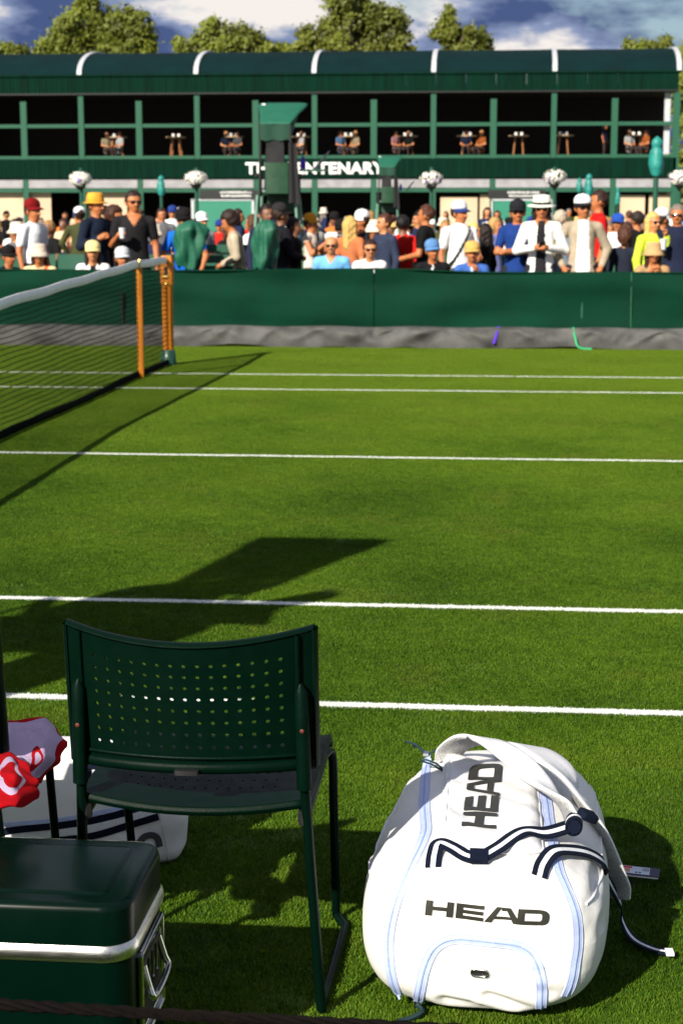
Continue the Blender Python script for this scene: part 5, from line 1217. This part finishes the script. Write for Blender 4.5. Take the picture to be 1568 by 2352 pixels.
person(876, 543, 16.0, 'blonde person in orange patterned top with back turned', (190, 112, 72), yaw=150, hair=('long', (196, 160, 92)), skin=0)
person(903, 523, 16.3, 'person in white baseball cap and dark blazer facing left', (34, 36, 44), yaw=-70, sl='long', hat=('cap', WH), skin=1, vneck=True)
person(960, 535, 15.8, 'person with brown ponytail, glasses and navy sweatshirt looking left', (48, 56, 78), yaw=-48, sl='long', hair=('bun', (70, 40, 28)), skin=0, hy=-14)
person(1007, 540, 16.3, 'person with black hair and red jacket seen from behind', (190, 30, 26), yaw=170, sl='long', hair=('short', (20, 16, 16)), skin=2, inner=(230, 180, 40))
person(1064, 514, 15.7, 'person with cropped hair and black tee facing left', (22, 21, 23), yaw=-100, hair=('short', (74, 40, 24)), skin=1, bw=1.12, arms=('lap', 'lap'), hands=True)
person(1149, 500, 15.7, 'person in white tee with dark crossbody strap and blue-white cap', (244, 242, 240), yaw=38, hy=14, hat=('cap', (226, 228, 236), (40, 60, 120)), strap=True, inner=(30, 36, 34), arms=('down', 'lap'), skin=1, bw=1.15, hands=True)
person(1210, 560, 16.6, 'person in long black coat right of the crossbody strap', (20, 20, 22), yaw=-120, sl='long', hair=('long', (30, 22, 20)), skin=1)
person(1238, 545, 19.5, 'blonde person in lavender shirt further back', (120, 124, 176), yaw=60, sl='long', hair=('long', (178, 140, 84)), skin=0)
person(1294, 498, 15.85, 'bearded person in navy polo and black cap with folded arms', (28, 56, 120), yaw=-6, hy=10, hat=('cap', (34, 34, 40)), gl=True, arms=('cross', 'cross'), skin=1, hands=True)
pt_, hd = person(1354, 485, 15.55, 'person in white blazer and white fedora looking at a phone', (244, 243, 238), yaw=0, sl='long', hat=('fedora', (240, 236, 222), (26, 26, 28)), hair=('long', (30, 22, 20)), arms=('phone', 'phone'), open_=.055, inner=(38, 36, 40), gl=True, hp=6, vneck=True, skin=1, bw=1.04, hands=True)
ph = thing('phone', 'dark phone held by the person in the white blazer', 'phone', tuple((hd[1] + hd[-1]) / 2 + Vector((0, -.03, .01)))); MB().rbox(-.036, .036, -.006, .006, [(-.07, 0), (.07, 0)], .004, 3).build('phone_case', BLACK, ph, (0, 0, 0), (R(35), 0, R(20))); MB().box(-.032, .032, .0065, .0072, -.064, .064).build('phone_screen', LENS, ph, (0, 0, 0), (R(35), 0, R(20)))
person(1402, 528, 16.9, 'grey-haired person between the fedora and the beige cardigan', (110, 128, 150), yaw=140, hair=('short', (176, 164, 146)), skin=0)
person(1457, 485, 15.6, 'person in beige cardigan over white tee with white cap', (166, 152, 132), yaw=8, hy=8, sl='long', hat=('cap', (236, 236, 236), (30, 30, 34)), gl=True, open_=.075, inner=(244, 244, 246), arms=('pocket', 'pocket'), skin=1, bw=1.06, vneck=False, hands=True)
person(1496, 477, 16.6, 'person in red top with dark hair facing left', (196, 28, 26), yaw=-85, hair=('short', (46, 26, 20)), skin=1, bw=1.05)
person(1544, 533, 20, 'person in blue cap and white top in the middle distance', (236, 236, 240), yaw=-20, hat=('cap', (40, 80, 170)), skin=1)
person(1562, 574, 15.9, 'brown-haired person in dark quilted jacket with back turned', (34, 38, 52), yaw=165, sl='long', hair=('big', (72, 40, 26)), skin=1)
person(1592, 530, 18.5, 'dark-haired person in black jacket left of the neon top', (26, 26, 30), yaw=-150, sl='long', hair=('short', (40, 28, 24)), skin=1)
person(1633, 533, 15.75, 'blonde person in neon yellow top and sunglasses, hand at the mouth', (206, 226, 70), yaw=30, sl='long', hair=('long', (206, 170, 100)), gl=True, arms=('down', 'face'), skin=0, hands=True)
person(1655, 519, 16.6, 'person in white cap behind the neon top', (40, 44, 60), yaw=120, sl='long', hat=('cap', WH), skin=1)
_, hd = person(1693, 514, 15.7, 'grey-bearded person in navy vest and sunglasses holding a cup at the right edge', (30, 36, 58), yaw=-10, sl='short', hair=('short', (120, 108, 100)), gl=True, arms=('cup', 'down'), skin=1, bw=1.1, hands=True)
cup(hd[-1], 'plastic cup held by the grey-bearded person at the right edge')
# seated in the front row
FR = 'spectators seated in the front row'
person(22, 618, 15.02, 'seated person in black cap and dark jacket at the left edge', (26, 28, 44), 'sit', 50, sl='long', hat=('cap', BK), skin=1, group=FR, open_=.03, inner=(200, 205, 235))
person(98, 614, 15.0, 'seated person in beige bucket hat and cream top with orange lanyard', (236, 214, 160), 'sit', 10, hat=('bucket', (206, 190, 176)), hair=('bob', (60, 34, 24)), gl=True, skin=1, group=FR, strap=True, inner=(220, 90, 30))
person(232, 607, 15.0, 'seated person in pale yellow cap with long dark hair', (240, 236, 236), 'sit', 12, hat=('cap', (240, 216, 150)), hair=('long', (36, 22, 20)), skin=0, group=FR, open_=.05, inner=(30, 28, 30), vneck=True)
person(306, 622, 15.02, 'seated person in pale grey cap close to the net post', (60, 60, 70), 'sit', 25, hat=('cap', (200, 204, 208)), skin=1, group=FR)
person(828, 597, 15.02, 'seated balding person in light blue polo and sunglasses', (112, 178, 232), 'sit', 0, hair=None, gl=True, skin=0, bw=1.1, group=FR, vneck=True)
person(925, 607, 15.0, 'seated dark-haired person in white tee and sunglasses', (244, 240, 238), 'sit', 10, hair=('short', (44, 24, 20)), gl=True, skin=0, group=FR)
person(1082, 603, 15.02, 'seated person in denim blue cap and black jacket', (24, 25, 28), 'sit', 8, hat=('cap', (92, 134, 186)), sl='long', skin=1, group=FR, open_=.02, inner=(220, 220, 225), hy=12)
person(1180, 608, 15.0, 'seated person in tan cap and denim shirt, hand at the mouth', (60, 96, 168), 'sit', 5, hat=('cap', (216, 170, 96)), sl='long', arms=('lap', 'face'), skin=1, group=FR, open_=.03, inner=(190, 215, 240), hands=True)
person(1633, 610, 15.0, 'seated person in brown straw hat with hands at the face', (168, 134, 96), 'sit', 5, hat=('bucket', (196, 158, 112)), hair=('long', (50, 28, 22)), arms=('face', 'face'), skin=1, group=FR, hands=True)

# ---- the crowd further back: a handful of shared bodies, every one its own clothes
VAR = []
for i, (arms, sl, hy, bw) in enumerate(((('down', 'down'), 'short', 10, 1.), (('cup', 'down'), 'long', -15, 1.05), (('lap', 'lap'), 'short', 0, .95), (('down', 'pocket'), 'long', 25, 1.1))):
    VAR.append(body_mesh('stand', sl, arms, hy, 0, 0, bw, False, .03, 0, False, [SKIN[0], WHITE, WHITE, SHOES, WHITE, LIPS, EYES]))
SIT = body_mesh('sit', 'short', ('lap', 'lap'), 0, 0, 0, 1., False, .026, 0, False, [SKIN[0], WHITE, WHITE, SHOES, WHITE, LIPS, EYES])
TOPC = {'white': (236, 236, 238), 'navy': (34, 42, 74), 'black': (26, 26, 28), 'light blue': (110, 150, 200), 'red': (190, 40, 34), 'beige': (204, 184, 150), 'grey': (98, 98, 104), 'olive': (66, 70, 42), 'pink': (220, 150, 160), 'orange': (214, 116, 52)}
def lowres(v, x, y, z0, yaw, s, label, top, hair, hat, bottom, skin, group, gl=False):
    me, hc, H, hnd = v
    t = thing('person', label, 'person', (x, y, z0), R(yaw), group); b = bpy.data.objects.new('body', me); COL.objects.link(b); b.parent = t; b.scale = (s, s, s)
    for i, m in ((0, SKIN[skin]), (1, cloth(top)), (2, cloth(bottom))): b.material_slots[i].link = 'OBJECT'; b.material_slots[i].material = m
    dress(t, hc, H, hair, hat, gl, s); return t
rn = random.Random(21); HC = [(44, 28, 22), (70, 44, 30), (150, 112, 66), (30, 22, 20), (120, 110, 104)]
HATS = [None, None, None, ('cap', WH), ('cap', (40, 60, 130)), ('straw', (226, 190, 120)), ('cap', BK), ('bucket', (226, 214, 196))]
HN = {'cap': 'cap', 'straw': 'straw hat', 'bucket': 'bucket hat'}
names = list(TOPC) + ['navy', 'black', 'black', 'grey', 'olive', 'navy', 'black', 'navy', 'red', 'olive']; seen = set()
for row, (Y, n) in enumerate(((21.5, 15), (25, 18), (30, 22), (36, 25), (44, 28), (54, 30))):
    x0, x1 = at_y(-30, 500, Y)[0], at_y(1600, 500, Y)[0]
    cb_ = thing('crowd_bench', 'long green bench in the crowd, row %s behind the barrier' % ('one', 'two', 'three', 'four', 'five', 'six')[row], 'bench', ((x0 + x1) / 2, Y, 0), 0, 'benches in the crowd')
    MB().box(x0 - cb_.location.x, x1 - cb_.location.x, -.2, .3, .38, .42).build('seat', DGREEN, cb_)
    for q in np.linspace(x0, x1, 8): MB().box(q - cb_.location.x - .03, q - cb_.location.x + .03, -.15, .25, 0, .38).build('leg', DGREEN, cb_)
    for i in range(n):
        if rn.random() < .10: continue
        x = x0 + (x1 - x0) * (i + rn.uniform(.15, .85)) / n; stand = rn.random() < .3; y = Y + (rn.uniform(.6, 1.6) if stand else rn.uniform(-.05, .1))
        if abs(x - at_y(890, 400, 38)[0]) < .8 and abs(y - 38) < 1.5: continue
        for _ in range(60):
            col = rn.choice(names); ht = rn.choice(HATS); hs = rn.choice(('short', 'short', 'short', 'bob', 'long', 'bun')); hc_ = rn.choice(HC)
            dist = ('close behind the front spectators', 'in the second crowd row', 'in the third crowd row', 'well back in the crowd', 'far back in the crowd', 'near the pavilion')[row]
            hw_ = ('%s %s' % ({WH: 'white', BK: 'black'}.get(ht[1], {'cap': 'blue', 'straw': 'yellow', 'bucket': 'cream'}[ht[0]]), HN[ht[0]])) if ht else {'short': 'short hair', 'bob': 'chin-length hair', 'long': 'long hair', 'bun': 'tied-up hair'}[hs]
            hcn = {HC[0]: 'dark', HC[1]: 'brown', HC[2]: 'blonde', HC[3]: 'black', HC[4]: 'grey'}[hc_]
            lab = '%s person in %s top with %s%s, %s' % ('standing' if stand else 'sitting', col, '' if ht else hcn + ' ', hw_, dist)
            if lab not in seen: break
        seen.add(lab)
        if stand: lowres(VAR[rn.randrange(4)], x, y, 0, rn.choice((0, 20, -30, 60, -70, 110, 180, -140)), rn.uniform(.84, .92), lab, TOPC[col], (hs, hc_), ht, rn.choice(((40, 42, 52), (180, 170, 150), (60, 70, 100), (30, 30, 32))), rn.choice((0, 0, 1, 1, 2)), 'crowd between barrier and pavilion')
        else: lowres(SIT, x, y, .42 - .02, rn.choice((0, 15, -20, 35, -30, 180)), rn.uniform(.94, 1.05), lab, TOPC[col], (hs, hc_), ht, rn.choice(((40, 42, 52), (180, 170, 150), (60, 70, 100), (30, 30, 32))), rn.choice((0, 0, 1, 1, 2)), 'crowd between barrier and pavilion')
# people on the terrace
UP = [(246, 'beige', 30, 'left of the second post'), (276, 'white', -40, 'beside the leftmost occupied table'), (520, 'navy', 20, 'left of the umpire canopy, at a table'), (546, 'grey', -30, 'touching the umpire canopy, at a table'), (692, 'white', -60, 'right of the umpire canopy'), (782, 'light blue', 40, 'above the letters, left one of two'), (816, 'beige', -40, 'above the letters, right one of two'), (908, 'pink', 50, 'right of the lettering, at a table'), (938, 'black', -20, 'behind the table right of the lettering'), (1070, 'navy', 0, 'behind the table left of the orange dress'), (1105, 'orange', -40, 'in the middle of the right half'), (1388, 'navy', 60, 'standing by the post near the right end'), (1444, 'white', 30, 'at the last table before the right end'), (1482, 'orange', -60, 'at the right end of the terrace')]
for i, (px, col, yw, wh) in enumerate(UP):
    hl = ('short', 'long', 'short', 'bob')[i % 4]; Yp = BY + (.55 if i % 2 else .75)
    lowres(SIT if px != 1388 else VAR[0], at_y(px, 330, Yp)[0], Yp, 3.95 + (.0 if px == 1388 else .46 - .12 + .0), yw, .98 if px != 1388 else .84, 'cafe guest in %s top on the terrace, %s' % (col, wh), tuple(int(c * .62) for c in TOPC[col]), (hl, HC[i % 4]), None, (60, 50, 50), i % 2, 'guests on the upper terrace')  # clothes darkened: the terrace's shade put into their colour
